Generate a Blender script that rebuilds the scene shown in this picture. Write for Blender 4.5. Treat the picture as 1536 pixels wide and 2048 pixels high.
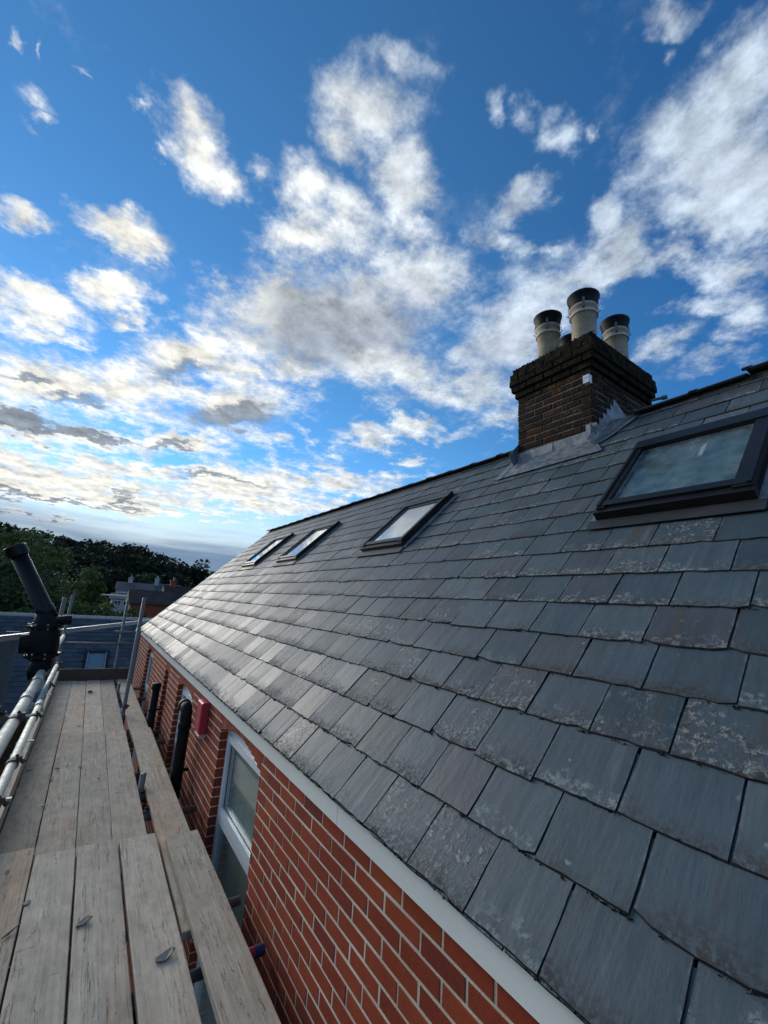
import bpy, math, random
from math import sin, cos, radians, pi
from mathutils import Matrix, Vector, Euler
for o in list(bpy.data.objects): bpy.data.objects.remove(o)
sc = bpy.context.scene
R0 = random.Random(7)
# ------------------------------------------------------------------ camera
cam_d = bpy.data.cameras.new('camera'); cam = bpy.data.objects.new('camera', cam_d)
sc.collection.objects.link(cam); sc.camera = cam
CR = Vector((0.823952, -0.562623, 0.067523)); CU = Vector((-0.179639, -0.146330, 0.972788)); CF = Vector((0.537432, 0.813661, 0.221638))
cam.matrix_world = Matrix(((CR.x, CU.x, -CF.x, 0), (CR.y, CU.y, -CF.y, 0), (CR.z, CU.z, -CF.z, 0), (0, 0, 0, 1)))
cam_d.sensor_fit = 'VERTICAL'; cam_d.sensor_height = 36; cam_d.lens = 14.806
cam_d.clip_start = 0.05; cam_d.clip_end = 4000
sc.render.resolution_x = 768; sc.render.resolution_y = 1024
# ------------------------------------------------------------------ light
SUN_AZ, SUN_EL = radians(-15), radians(17)
SUN = Vector((sin(SUN_AZ)*cos(SUN_EL), cos(SUN_AZ)*cos(SUN_EL), sin(SUN_EL)))
sd = bpy.data.lights.new('sun', 'SUN'); so = bpy.data.objects.new('sun', sd); sc.collection.objects.link(so)
sd.energy = 1.35; sd.angle = radians(30); sd.color = (1.0, 0.93, 0.82)
so.rotation_euler = SUN.to_track_quat('Z', 'Y').to_euler()
sc.view_settings.view_transform = 'Standard'; sc.view_settings.look = 'None'
sc.view_settings.gamma = 1; sc.view_settings.use_curve_mapping = False
sc.view_settings.exposure = 0.9
# ------------------------------------------------------------------ world: Nishita sky and a cloud layer over the whole dome
# azimuth, elevation, tilt of the long axis, two radii (all degrees), weight
CLOUDS=[(26.1,36.8,5,21.3,10.9,1.15),(15.6,36.8,24,11.4,5.5,1),(36,40.2,-3,11.4,6.6,1),(31.2,32.6,-2,17.7,7.3,1),(19.4,31.1,-1,15.3,5.2,0.9),(18.9,43.2,17,14.8,5.1,0.95),(16.4,47.5,-32,6.2,5.3,0.8),(23.9,46.4,-31,7.4,4.5,0.75),(26.3,56.8,-2,9.4,5,0.9),(31.5,59.8,-12,5.9,2.6,0.7),(21.3,54.1,-19,4.9,3.7,0.75),(32.1,51.9,-10,5.7,5.5,1),(32.9,46.2,-55,5.9,2.3,0.6),(-2.6,48.7,-40,5.1,4.8,0.9),(1.6,46.1,-44,5.8,3.9,0.9),(4.4,44.8,5,4.2,2,0.7),(-2.8,44.8,-18,1.7,1.6,0.6),(-7.5,47.1,11,1.3,1,0.55),(5.8,46,-6,3.5,2.8,0.75),(9.9,48.2,-36,2.5,1.7,0.5),(-5.5,38.4,7,6.4,3,1.05),(-14.1,34.5,26,3.7,2.9,0.95),(-3.1,31.6,35,5.1,3,1),(-2.2,29.9,15,5.7,1.6,0.9),(-10.8,27.2,10,6,2.9,1),(-9.9,25.1,7,6.2,2.1,0.95),(-15.5,41.4,9,2.6,1.1,0.7),(-16.7,42.2,-14,3.8,2.1,0.6),(-19,44.7,-34,1.2,1,0.55),(-16.8,45.5,-53,1.2,0.5,0.5),(76.2,47.3,33,8.9,8.3,1.1),(80.4,50.6,45,5.1,5,1.05),(78.5,43.2,3,6.3,8.2,1.1),(74.2,40.6,-30,8.5,3,0.85),(73.4,57.2,-20,4.1,1.6,0.75),(73.5,54.7,-8,1.2,1.2,0.5),(51.2,48.7,14,6.2,3.1,0.95),(47.8,44.9,-26,6.3,2.6,0.85),(52.7,43.4,-17,6.6,1.6,0.65),(56.7,52.8,5,3.5,3.2,0.85),(52.5,55.1,-35,2.4,2.1,0.65),(48,55.6,-27,2,2.4,0.75),(62.1,52.6,-32,1.5,1.2,0.5),(63.7,44.2,56,5.2,3.5,0.95),(65.3,41.1,19,5,3.1,0.9),(61.5,39.5,-6,10.7,2.6,0.8),(70.2,38.3,-17,10.1,2.3,0.75),(76,36.4,-14,7.6,3.1,0.85),(72.8,33.6,-12,10.2,2.5,0.75),(77.6,31.1,-5,4.9,3.3,0.8),(70,30.9,15,6.3,2.8,0.7),(75.4,27.9,5,6,2.2,0.6),(50.5,34.8,4,10.8,11,1.1),(46.3,30.4,-3,9.5,7.4,1),(54.1,39.3,6,6.5,3.7,0.8),(42,28.6,-6,10,4.3,0.9),(49.2,25.9,16,9.7,3.3,0.8),(37.1,23.7,5,13.6,2.7,0.95),(36.6,20.6,3,4.4,1.6,0.8),(32.1,22.4,4,9.2,1.6,0.8),(5.1,28.4,23,11.5,5.2,1.05),(10.9,28.2,9,10.1,5.1,1),(-1.2,23,8,14.6,5.2,1),(-8.1,21.1,8,11,5.3,1.05),(-8.8,16.6,10,10.6,4.8,1.15),(-3.5,17.1,9,10.5,2.8,1.1),(12.4,23,13,9.4,4.8,1.1),(4.7,18.2,6,11.4,2.7,1),(9.6,24.2,9,18.4,4.1,0.9),(-4.2,13.6,10,21.2,2.6,1),(-5.9,10.6,10,23.4,2.2,1),(10.6,14.4,1,27.7,2.8,0.95),(22.8,16.2,-4,23.4,2.8,0.9),(5.4,11,5,36,1.7,0.95),(20.8,21.2,-26,8,1.6,0.6),(26.8,18,-8,19.1,2.3,0.8),(35.4,18,-6,14.1,1.6,0.75),(18.4,18.9,-22,8.8,2.3,0.7),(17.9,12.2,-4,18.1,1.6,0.9),(-4.8,9.5,9,34.7,2.8,1.15),(14,13,0,26.4,2.9,1.05),(-7.9,12,11,19.2,2.3,1.1),(3.2,14.2,6,22.7,2.4,1.05),(27.1,14.9,-7,16.7,1.9,0.85),(0.5,9.2,6,27,1.4,1),(-15.8,37.1,-3,1.8,1,0.5),(-12.9,46,-22,1.1,0.7,0.45),(15.1,39.4,39,6.7,2.6,0.8),(5.8,36.9,-18,4.1,1.9,0.55),(41.4,41.8,-18,6.4,2.7,0.8)]
# thick grey bellies of the larger clouds
BELLIES=[(26.1,36.8,1,16.1,7.4,1),(33.6,39.6,-4,7.4,3.8,0.8),(20.7,32.5,-1,9.8,3.6,0.7),(-8.9,16.8,10,7.7,1.9,1.2),(-5.5,19.9,9,4.5,1.3,0.9),(-2.6,17.4,7,5.7,1.1,0.9),(12.6,22.1,12,7.8,2.8,1.15),(4.9,26.3,18,6.6,1.9,0.7),(4.2,17.7,3,5.6,1,0.7),(-5.5,8.8,9,16.8,0.8,0.8),(78.7,44.3,9,5.2,4.4,0.5),(49.1,33.7,11,7.2,6.1,0.5),(10.1,14,0,12.4,0.9,0.6),(-9.9,21.4,12,4.1,1,0.7)]
w = bpy.data.worlds.new('World'); sc.world = w; w.use_nodes = True
w.cycles.sampling_method = 'MANUAL'; w.cycles.sample_map_resolution = 256
class NT:
    def __init__(s, tree): s.t = tree; s.n = tree.nodes; s.l = tree.links
    def new(s, typ, **kw):
        n = s.n.new(typ)
        for k, v in kw.items(): setattr(n, k, v)
        return n
    def put(s, sock, v):
        if v is None: return
        if hasattr(v, 'is_output') or isinstance(v, bpy.types.NodeSocket): s.l.new(v, sock)
        elif isinstance(v, (tuple, list)) and sock.type == 'RGBA' and len(v) == 3: sock.default_value = (*v, 1)
        else: sock.default_value = v
    def math(s, op, a, b=None, c=None, clamp=False):
        n = s.new('ShaderNodeMath', operation=op, use_clamp=clamp)
        for i, v in enumerate((a, b, c)): s.put(n.inputs[i], v)
        return n.outputs[0]
    def vm(s, op, a, b=None, scale=None):
        n = s.new('ShaderNodeVectorMath', operation=op); s.put(n.inputs[0], a); s.put(n.inputs[1], b)
        if scale is not None: s.put(n.inputs['Scale'], scale)
        return n.outputs['Value'] if op in ('LENGTH', 'DOT_PRODUCT', 'DISTANCE') else n.outputs[0]
    def mix(s, f, a, b, blend='MIX'):
        n = s.new('ShaderNodeMix', data_type='RGBA', blend_type=blend)
        s.put(n.inputs[0], f); s.put(n.inputs[6], a); s.put(n.inputs[7], b)
        return n.outputs[2]
    def mr(s, v, a, b, c=0.0, d=1.0, smooth=True):
        n = s.new('ShaderNodeMapRange', interpolation_type='SMOOTHSTEP' if smooth else 'LINEAR')
        for i, x in enumerate((v, a, b, c, d)): s.put(n.inputs[i], x)
        return n.outputs[0]
    def noise(s, vec, scale, detail=4, rough=.5, w=None, dist=0.0, out=0):
        n = s.new('ShaderNodeTexNoise', noise_dimensions='4D' if w is not None else '3D')
        s.put(n.inputs['Vector'], vec); n.inputs['Scale'].default_value = scale
        n.inputs['Detail'].default_value = detail; n.inputs['Roughness'].default_value = rough
        n.inputs['Distortion'].default_value = dist
        if w is not None: s.put(n.inputs['W'], w)
        return n.outputs[out]
    def voro(s, vec, scale, feature='F1', w=None, out=0, rand=1.0):
        n = s.new('ShaderNodeTexVoronoi', feature=feature, voronoi_dimensions='4D' if w is not None else '3D')
        s.put(n.inputs['Vector'], vec); n.inputs['Scale'].default_value = scale; n.inputs['Randomness'].default_value = rand
        if w is not None: s.put(n.inputs['W'], w)
        return n.outputs[out]
    def mapping(s, vec, loc=(0, 0, 0), rot=(0, 0, 0), scale=(1, 1, 1), typ='POINT'):
        n = s.new('ShaderNodeMapping', vector_type=typ); s.put(n.inputs[0], vec)
        n.inputs[1].default_value = loc; n.inputs[2].default_value = rot; n.inputs[3].default_value = scale
        return n.outputs[0]
    def ramp(s, v, stops):
        n = s.new('ShaderNodeValToRGB'); e = n.color_ramp.elements
        while len(e) < len(stops): e.new(0.5)
        for i, (p, c) in enumerate(stops): e[i].position = p; e[i].color = (*c, 1)
        s.put(n.inputs[0], v); return n.outputs[0]

def build_world():
    T = NT(w.node_tree); T.n.clear()
    tc = T.new('ShaderNodeTexCoord').outputs['Generated']
    d = T.vm('NORMALIZE', tc)
    sky = T.new('ShaderNodeTexSky', sky_type='NISHITA', sun_disc=False)
    sky.sun_elevation = SUN_EL; sky.sun_rotation = SUN_AZ
    sky.altitude = 2800; sky.air_density = 1.0; sky.dust_density = 0.15; sky.ozone_density = 2.5
    skyc = T.vm('MULTIPLY', T.vm('SCALE', sky.outputs[0], scale=SKY_STRENGTH), (.92, 1.08, 1.10))
    hs = T.new('ShaderNodeHueSaturation'); hs.inputs['Saturation'].default_value = 1.12; T.put(hs.inputs['Color'], skyc); skyc = hs.outputs[0]
    sep = T.new('ShaderNodeSeparateXYZ'); T.put(sep.inputs[0], d); dz = sep.outputs[2]
    sunny0 = T.math('MULTIPLY_ADD', T.vm('DOT_PRODUCT', d, tuple(SUN)), 0.5, 0.5)
    # the clear sky is deepest at right angles to the sun
    skyc = T.vm('MULTIPLY', skyc, T.mix(T.mr(sunny0, 0.45, 0.86), (.46, .80, 1.0), (1.0, 1.05, 1.04)))
    # cloud-layer coordinates: where the view ray meets a flat layer
    den = T.math('MAXIMUM', T.math('ADD', dz, 0.16), 0.05)
    p = T.vm('SCALE', d, scale=T.math('DIVIDE', 1.0, den))
    fw = T.vm('DOT_PRODUCT', d, tuple(VIEW))
    sunny = sunny0
    warp = T.vm('SCALE', T.vm('SUBTRACT', T.noise(p, 2.6, 3, .55, out=1), (0.5, 0.5, 0.5)), scale=0.15)
    warp2 = T.vm('SCALE', T.vm('SUBTRACT', T.noise(p, 10.0, 4, .65, out=1), (0.5, 0.5, 0.5)), scale=0.10)
    dw = T.vm('ADD', T.vm('ADD', d, warp), warp2)
    def mass(blobs):
        cov = None
        for az, el, tilt, ra, rb, st in blobs:
            az, el, tilt = radians(az), radians(el), radians(tilt)
            c = Vector((sin(az)*cos(el), cos(az)*cos(el), sin(el)))
            hh = Vector((c.y, -c.x, 0)).normalized(); up = hh.cross(c)
            a = hh*cos(tilt)+up*sin(tilt); b = c.cross(a)
            rot = Matrix((a, b, c)).transposed().to_euler()
            m = T.mapping(dw, c, rot, (radians(ra), radians(rb), 1.5), 'TEXTURE')
            g = T.new('ShaderNodeTexGradient', gradient_type='SPHERICAL'); T.put(g.inputs[0], m)
            v = T.math('MULTIPLY', g.outputs['Fac'], st)
            cov = v if cov is None else T.math('SMOOTH_MAX', cov, v, 0.16)
        return 0.0 if cov is None else cov
    def leaf(blobs, bellies=()):
        """one stretch of cloudy sky as a Background; blobs None = open broken cloud"""
        if blobs is None:
            cov = T.math('MULTIPLY', T.mr(fw, 0.45, 0.2), T.mr(T.noise(p, 1.3, 2, .5, w=3.1), 0.40, 0.62, 0.0, 1.0))
        else:
            cov = mass(blobs)
        f1 = T.noise(p, 4.2, 12, .67)
        f2 = T.noise(T.vm('ADD', p, tuple(SUN*0.045)), 4.2, 8, .65)
        field = T.math('ADD', cov, T.math('MULTIPLY', T.math('SUBTRACT', f1, 0.5), 2.0))
        dens = T.math('MULTIPLY', T.mr(field, 0.20, 0.92), T.mr(cov, 0.02, 0.22))
        thick = T.mr(T.math('ADD', cov, T.math('MULTIPLY', T.math('SUBTRACT', f1, 0.5), 0.9)), 0.42, 0.95)
        core = T.math('MULTIPLY', thick, 0.16 if blobs is not None else 0.4)
        if bellies: core = T.math('MAXIMUM', core, T.mr(T.math('ADD', mass(bellies), T.math('MULTIPLY', T.math('SUBTRACT', f1, 0.5), 0.9)), 0.10, 0.62))
        near = T.mr(sunny, 0.70, 1.0)
        lit = T.mix(near, (0.52, 0.62, 0.74), (1.02, 1.00, 0.90))
        grey = T.mix(near, (0.47, 0.52, 0.63), (0.25, 0.30, 0.37))
        cc = T.mix(T.math('MULTIPLY', core, T.mr(dz, 0.75, 0.55, 0.30, 0.95)), lit, grey)
        rel = T.math('MULTIPLY', T.math('SUBTRACT', f1, f2), 2.6)
        cc = T.vm('SCALE', cc, scale=T.math('MULTIPLY', CLOUD_LIGHT, T.math('ADD', 1.0, rel)))
        hz = T.mix(near, (0.30, 0.46, 0.70), (0.86, 0.84, 0.72))
        base = T.mix(T.mr(dz, 0.27, 0.08, 0.0, 0.82), skyc, T.vm('SCALE', hz, scale=CLOUD_LIGHT))
        out = T.mix(dens, base, cc)
        # low bank of blue-grey cloud along the horizon
        bn = T.noise(T.mapping(d, scale=(1.2, 1.2, 14)), 2.5, 5, .55)
        bank = T.mr(T.math('ADD', dz, T.math('MULTIPLY', T.math('SUBTRACT', bn, .5), .09)), 0.150, 0.075)
        bcol = T.vm('SCALE', T.mix(T.mr(bn, .4, .65), (0.12, 0.21, 0.36), (0.24, 0.34, 0.47)), scale=CLOUD_LIGHT)
        out = T.mix(T.math('MULTIPLY', bank, .90), out, bcol)
        bg = T.new('ShaderNodeBackground'); T.put(bg.inputs[0], out); bg.inputs[1].default_value = 1.0
        return bg.outputs[0]
    def pick(f, a, b):
        n = T.new('ShaderNodeMixShader'); T.put(n.inputs[0], f); T.l.new(a, n.inputs[1]); T.l.new(b, n.inputs[2]); return n.outputs[0]
    # stretches by azimuth so that each direction works out only the clouds near it
    azn = T.math('MULTIPLY', T.math('ARCTAN2', sep.outputs[0], sep.outputs[1]), 57.2958)
    cuts = [-90, 6, 22, 36, 54, 180]
    def near_(az, el, ra, rb, lo, hi):
        k = (max(ra, rb)+9)/max(.35, cos(radians(el))); return az+k > lo and az-k < hi
    def tree_(i, j):
        if j-i == 1: return leaf(*[[b for b in L if near_(b[0], b[1], b[3], b[4], cuts[i], cuts[j])] for L in (CLOUDS, BELLIES)])
        k = (i+j)//2; return pick(T.math('GREATER_THAN', azn, cuts[k]), tree_(i, k), tree_(k, j))
    inside = tree_(0, len(cuts)-1)
    top = pick(T.math('GREATER_THAN', fw, 0.40), leaf(None), inside)
    low = T.new('ShaderNodeBackground'); low.inputs[0].default_value = (.05*CLOUD_LIGHT, .06*CLOUD_LIGHT, .06*CLOUD_LIGHT, 1)
    fin = pick(T.math('GREATER_THAN', dz, -0.03), low.outputs[0], top)
    o = T.new('ShaderNodeOutputWorld'); T.l.new(fin, o.inputs[0])
SKY_STRENGTH = 0.100; CLOUD_LIGHT = 0.56; VIEW = CF
build_world()
# ------------------------------------------------------------------ helpers
COL = sc.collection
class MB:
    """collects shapes into one mesh, with uv in metres"""
    def __init__(s): s.v = []; s.f = []; s.uv = []; s.m = []
    def add(s, vs, fs, uvs=None, mi=0):
        o = len(s.v); s.v += [tuple(v) for v in vs]
        for i, f in enumerate(fs):
            s.f.append(tuple(o+k for k in f)); s.m.append(mi)
            s.uv.append(uvs[i] if uvs else [(0, 0)]*len(f))
        return s
    def box(s, c, size, rot=None, mi=0, cham=0.0, face=None):
        hx, hy, hz = (q/2 for q in size); c = Vector(c)
        if cham and face is not None:
            # box whose 'face' axis (sign, axis) end is chamfered
            ax, sg = face
            vs = []
            for e in (0, 1):
                for a, b in ((-1, -1), (1, -1), (1, 1), (-1, 1)):
                    h = [hx, hy, hz]; o1, o2 = [k for k in range(3) if k != ax]
                    q = [0, 0, 0]; q[ax] = sg*h[ax]*(1 if e else -1)
                    q[o1] = a*(h[o1]); q[o2] = b*(h[o2]); vs.append(q)
            mid = [list(q) for q in vs[4:]]
            o1, o2 = [k for k in range(3) if k != ax]
            for q in mid: q[ax] -= sg*cham
            for q in vs[4:]:
                q[o1] -= math.copysign(cham, q[o1]); q[o2] -= math.copysign(cham, q[o2])
            vs = vs[:4]+mid+vs[4:]
            fs = []
            for r in (0, 4):
                for i in range(4):
                    j = (i+1) % 4; fs.append((r+i, r+j, r+4+j, r+4+i))
            fs.append((8, 9, 10, 11))
            V = [Vector(q) for q in vs]
        else:
            V = [Vector((x*hx, y*hy, z*hz)) for x in (-1, 1) for y in (-1, 1) for z in (-1, 1)]
            fs = [(0, 1, 3, 2), (4, 6, 7, 5), (0, 4, 5, 1), (2, 3, 7, 6), (0, 2, 6, 4), (1, 5, 7, 3)]
        ln = sorted(range(3), key=lambda k: -size[k])
        uvs = []
        for f in fs:
            uvs.append([(V[k][ln[0]], V[k][ln[1]]+V[k][ln[2]]) for k in f])
        if rot is not None: V = [rot @ q for q in V]
        return s.add([c+q for q in V], fs, uvs, mi)
    def tube(s, p0, p1, r0, r1=None, n=12, cap=True, mi=0):
        return s.path([p0, p1], [r0, r0 if r1 is None else r1], n, cap, mi)
    def path(s, pts, rs, n=12, cap=True, mi=0):
        pts = [Vector(p) for p in pts]; o = len(s.v); L = 0
        t0 = (pts[1]-pts[0]).normalized(); a = t0.orthogonal().normalized()
        rings = []; Ls = []
        for i, p in enumerate(pts):
            t = (pts[min(i+1, len(pts)-1)]-pts[max(i-1, 0)]).normalized()
            a = (a-t*a.dot(t)).normalized(); b = t.cross(a)
            if i: L += (p-pts[i-1]).length
            Ls.append(L)
            rings.append([p+(a*cos(2*pi*k/n)+b*sin(2*pi*k/n))*rs[i] for k in range(n)])
        vs = [q for r in rings for q in r]; fs = []; uvs = []
        for i in range(len(pts)-1):
            for k in range(n):
                j = (k+1) % n
                fs.append((i*n+k, i*n+j, (i+1)*n+j, (i+1)*n+k))
                uvs.append([(Ls[i], k*.02), (Ls[i], (k+1)*.02), (Ls[i+1], (k+1)*.02), (Ls[i+1], k*.02)])
        if cap:
            fs.append(tuple(range(n-1, -1, -1))); uvs.append([(0, 0)]*n)
            fs.append(tuple((len(pts)-1)*n+k for k in range(n))); uvs.append([(0, 0)]*n)
        return s.add(vs, fs, uvs, mi)
    def lathe(s, prof, mat, n=24, mi=0):
        vs = []; fs = []
        for r, z in prof:
            for k in range(n): vs.append(mat @ Vector((r*cos(2*pi*k/n), r*sin(2*pi*k/n), z)))
        for i in range(len(prof)-1):
            for k in range(n):
                j = (k+1) % n; fs.append((i*n+k, i*n+j, (i+1)*n+j, (i+1)*n+k))
        return s.add(vs, fs, None, mi)
    def prism(s, poly, off, mi=0):
        """poly: list of Vectors, extruded by vector off"""
        n = len(poly); vs = [Vector(p) for p in poly]+[Vector(p)+Vector(off) for p in poly]
        fs = [tuple(range(n-1, -1, -1)), tuple(range(n, 2*n))]+[(i, (i+1) % n, n+(i+1) % n, n+i) for i in range(n)]
        ex = (vs[1]-vs[0]).normalized(); nn = Vector(off).normalized(); ey = nn.cross(ex)
        uvs = [[(vs[k].dot(ex), vs[k].dot(ey)+vs[k].dot(nn)) for k in f] for f in fs]
        return s.add(vs, fs, uvs, mi)
    def mesh(s, name, mats, smooth=False):
        me = bpy.data.meshes.new(name); me.from_pydata(s.v, [], s.f)
        uvl = me.uv_layers.new(name='UVMap')
        flat = [c for f in s.uv for q in f for c in q]; uvl.data.foreach_set('uv', flat)
        for m in (mats if isinstance(mats, (list, tuple)) else [mats]): me.materials.append(m)
        me.polygons.foreach_set('material_index', s.m)
        if smooth: me.polygons.foreach_set('use_smooth', [True]*len(me.polygons))
        me.update(); return me
WL = {}
def parent(o, p):
    if p is None: return
    o.parent = p; o.matrix_parent_inverse = Matrix.Translation(-WL.get(p.name, Vector((0, 0, 0))))
def obj(name, mb, mats, par=None, smooth=False, kind=None, label=None, cat=None, group=None):
    me = mb if isinstance(mb, bpy.types.Mesh) else mb.mesh(name, mats, smooth)
    o = bpy.data.objects.new(name, me); COL.objects.link(o); parent(o, par)
    if kind: o['kind'] = kind
    if label: o['label'] = label
    if cat: o['category'] = cat
    if group: o['group'] = group
    if smooth and smooth is not True: pass
    return o
def thing(name, label, cat, loc, group=None):
    o = bpy.data.objects.new(name, None); COL.objects.link(o); o.location = loc; o.empty_display_size = .2
    o['label'] = label; o['category'] = cat
    if group: o['group'] = group
    WL[o.name] = Vector(loc); return o
def pixel(P):
    P = Vector(P); z = P.dot(CF)
    if z < .05: return None
    return 384+421.14*P.dot(CR)/z, 512-421.14*P.dot(CU)/z
def shown(corners):
    """area in pixels of a quad as the camera sees it, 0 outside the frame"""
    q = [pixel(c) for c in corners]
    if any(k is None for k in q): return 0
    cx = sum(k[0] for k in q)/4; cy = sum(k[1] for k in q)/4
    if not (-40 < cx < 808 and -40 < cy < 1064): return 0
    return abs(sum(q[i][0]*q[(i+1) % 4][1]-q[(i+1) % 4][0]*q[i][1] for i in range(4)))/2

# ------------------------------------------------------------------ materials
def mat(name, fn):
    m = bpy.data.materials.new(name); m.use_nodes = True; T = NT(m.node_tree); T.n.clear()
    out = T.new('ShaderNodeOutputMaterial'); b = T.new('ShaderNodeBsdfPrincipled')
    T.l.new(b.outputs[0], out.inputs[0]); T.b = b; T.out = out
    fn(T, b); return m
def rnd(T):
    g = T.new('ShaderNodeNewGeometry').outputs['Random Per Island']; o = T.new('ShaderNodeObjectInfo').outputs['Random']
    return T.math('FRACT', T.math('ADD', g, o))
def pos(T): return T.new('ShaderNodeNewGeometry').outputs['Position']
def uv(T): return T.new('ShaderNodeTexCoord').outputs['UV']
def bump(T, b, h, strength=.4, dist=.01):
    n = T.new('ShaderNodeBump'); n.inputs['Strength'].default_value = strength; n.inputs['Distance'].default_value = dist
    T.put(n.inputs['Height'], h); T.l.new(n.outputs[0], b.inputs['Normal'])
def plain(name, col, rough=.6, metal=0.0, nscale=30, var=.25, bmp=.15, spec=.5):
    def fn(T, b):
        p = pos(T); n = T.noise(p, nscale, 5, .6); n2 = T.noise(p, nscale*.11, 4, .6)
        f = T.math('MULTIPLY_ADD', T.math('SUBTRACT', T.math('ADD', n, n2), 1.0), var*2, 1.0)
        T.put(b.inputs['Base Color'], T.vm('SCALE', col, scale=f))
        T.put(b.inputs['Roughness'], T.mr(n2, .3, .7, rough*.85, min(1, rough*1.15)))
        b.inputs['Metallic'].default_value = metal; b.inputs['Specular IOR Level'].default_value = spec
        if bmp: bump(T, b, n, bmp, .004)
    return mat(name, fn)

def f_slate(T, b):
    u = uv(T); r = rnd(T); rw = T.math('MULTIPLY', r, 37.0)
    sp = T.new('ShaderNodeSeparateXYZ'); T.put(sp.inputs[0], u); U, V = sp.outputs[0], sp.outputs[1]
    wn = T.new('ShaderNodeTexWhiteNoise', noise_dimensions='1D'); T.put(wn.inputs['W'], rw); r2 = wn.outputs[0]
    wn2 = T.new('ShaderNodeTexWhiteNoise', noise_dimensions='1D'); T.put(wn2.inputs['W'], T.math('ADD', rw, 91.7)); r3 = wn2.outputs[0]
    base = T.ramp(r, [(0, (.036, .058, .067)), (.18, (.070, .096, .106)), (.34, (.046, .070, .079)), (.5, (.080, .106, .112)), (.64, (.052, .078, .086)), (.76, (.076, .080, .086)), (.88, (.040, .064, .071)), (1, (.100, .124, .126))])
    streak = T.noise(T.mapping(u, scale=(26, 3.0, 1)), 1.0, 6, .6, w=rw)
    grain = T.noise(u, 60, 6, .65, w=rw)
    cloud = T.noise(u, 7, 5, .6, w=rw)
    col = T.vm('SCALE', base, scale=T.math('ADD', .42, T.math('ADD', T.math('MULTIPLY', streak, .55), T.math('MULTIPLY', cloud, .62))))
    # brown run-off streaks on some slates, pale ones on others
    st = T.math('MULTIPLY', T.mr(T.noise(T.mapping(u, scale=(13, .8, 1)), 1.0, 4, .5, w=T.math('ADD', rw, 5.0)), .56, .70), T.mr(r2, .45, .65))
    col = T.mix(T.math('MULTIPLY', st, .75), col, (.078, .060, .042))
    pale = T.math('MULTIPLY', T.mr(T.noise(T.mapping(u, scale=(17, 1.2, 1)), 1.0, 5, .55, w=T.math('ADD', rw, 9.0)), .57, .72), T.mr(r3, .5, .7))
    col = T.mix(T.math('MULTIPLY', pale, .5), col, (.19, .215, .21))
    # dark spikes of dirt and brown soiling that creep up from the tail
    spk = T.math('MULTIPLY', T.noise(T.mapping(u, scale=(95, 2.0, 1)), 1.0, 3, .6, w=rw), T.math('MULTIPLY', T.mr(cloud, .45, .70), .075))
    spike = T.math('MULTIPLY', T.mr(T.math('SUBTRACT', V, spk), .004, -.008), T.mr(r2, .35, .65))
    tail = T.math('ADD', V, T.math('MULTIPLY', T.math('SUBTRACT', cloud, .5), .20))
    soil = T.math('MULTIPLY', T.math('MULTIPLY', T.mr(tail, .095, -.02), T.mr(grain, .42, .54)), T.mr(r2, .15, .5))
    soil = T.math('MAXIMUM', soil, spike)
    col = T.mix(T.math('MULTIPLY', soil, .88), col, (.040, .032, .026))
    lich = T.math('MULTIPLY', T.mr(T.math('ADD', V, T.math('MULTIPLY', T.math('SUBTRACT', T.noise(u, 11, 4, .6, w=rw), .5), .36)), .075, -.01), T.mr(T.noise(u, 44, 6, .70, w=T.math('ADD', rw, 2.0)), .48, .57))
    lich = T.math('MULTIPLY', lich, T.mr(r3, .15, .55))
    col = T.mix(T.math('MULTIPLY', lich, .85), col, (.27, .295, .27))
    # pale bruised arrises along the long sides
    side = T.math('MULTIPLY', T.mr(T.math('ABSOLUTE', U), .122, .134), T.mr(T.noise(u, 34, 4, .6, w=rw), .48, .60))
    col = T.mix(T.math('MULTIPLY', side, .5), col, (.17, .19, .185))
    # scattered lichen spots, and heavily crusted slates
    spot = T.math('MULTIPLY', T.mr(T.voro(T.vm('ADD', u, T.vm('SCALE', T.noise(u, 40, 2, .5, out=1), scale=.02)), 22, w=rw), .20, .10), T.mr(T.noise(u, 5, 2, .5, w=T.math('ADD', rw, 4.0)), .52, .60))
    col = T.mix(T.math('MULTIPLY', spot, .75), col, (.25, .28, .265))
    cm = T.math('MULTIPLY', T.mr(r2, .80, .85), T.mr(T.math('SUBTRACT', cloud, T.math('MULTIPLY', V, .55)), .34, .46))
    crust = T.math('MULTIPLY', T.mr(T.noise(u, 24, 6, .72, w=T.math('ADD', rw, 13.0)), .47, .56), cm)
    col = T.mix(T.math('MULTIPLY', crust, .85), col, T.mix(T.mr(grain, .47, .56), (.055, .045, .036), (.27, .285, .26)))
    T.put(b.inputs['Base Color'], col)
    rough = T.math('ADD', T.mr(r3, 0, 1, .43, .54, False), T.math('ADD', T.math('MULTIPLY', streak, .20), T.math('MULTIPLY', T.math('MAXIMUM', soil, lich), .3)))
    T.put(b.inputs['Roughness'], rough); b.inputs['Specular IOR Level'].default_value = .45
    h = T.math('ADD', T.math('MULTIPLY', streak, .8), T.math('ADD', T.math('MULTIPLY', grain, .35), T.math('MULTIPLY', T.math('ADD', crust, lich), .35)))
    riv = T.noise(T.mapping(u, scale=(9, 4.0, 1)), 1.0, 3, .5, w=T.math('ADD', rw, 21.0))
    bump(T, b, T.math('ADD', h, T.math('MULTIPLY', riv, 1.6)), .50, .006)
M_slate = mat('slate', f_slate)
M_edge = plain('dirty_shadow_slate_edge', (.022, .024, .024), .9, 0, 80, .5, .3, .2)  # dirty slate edges, coloured darker still to paint the shadow line under each course

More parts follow.
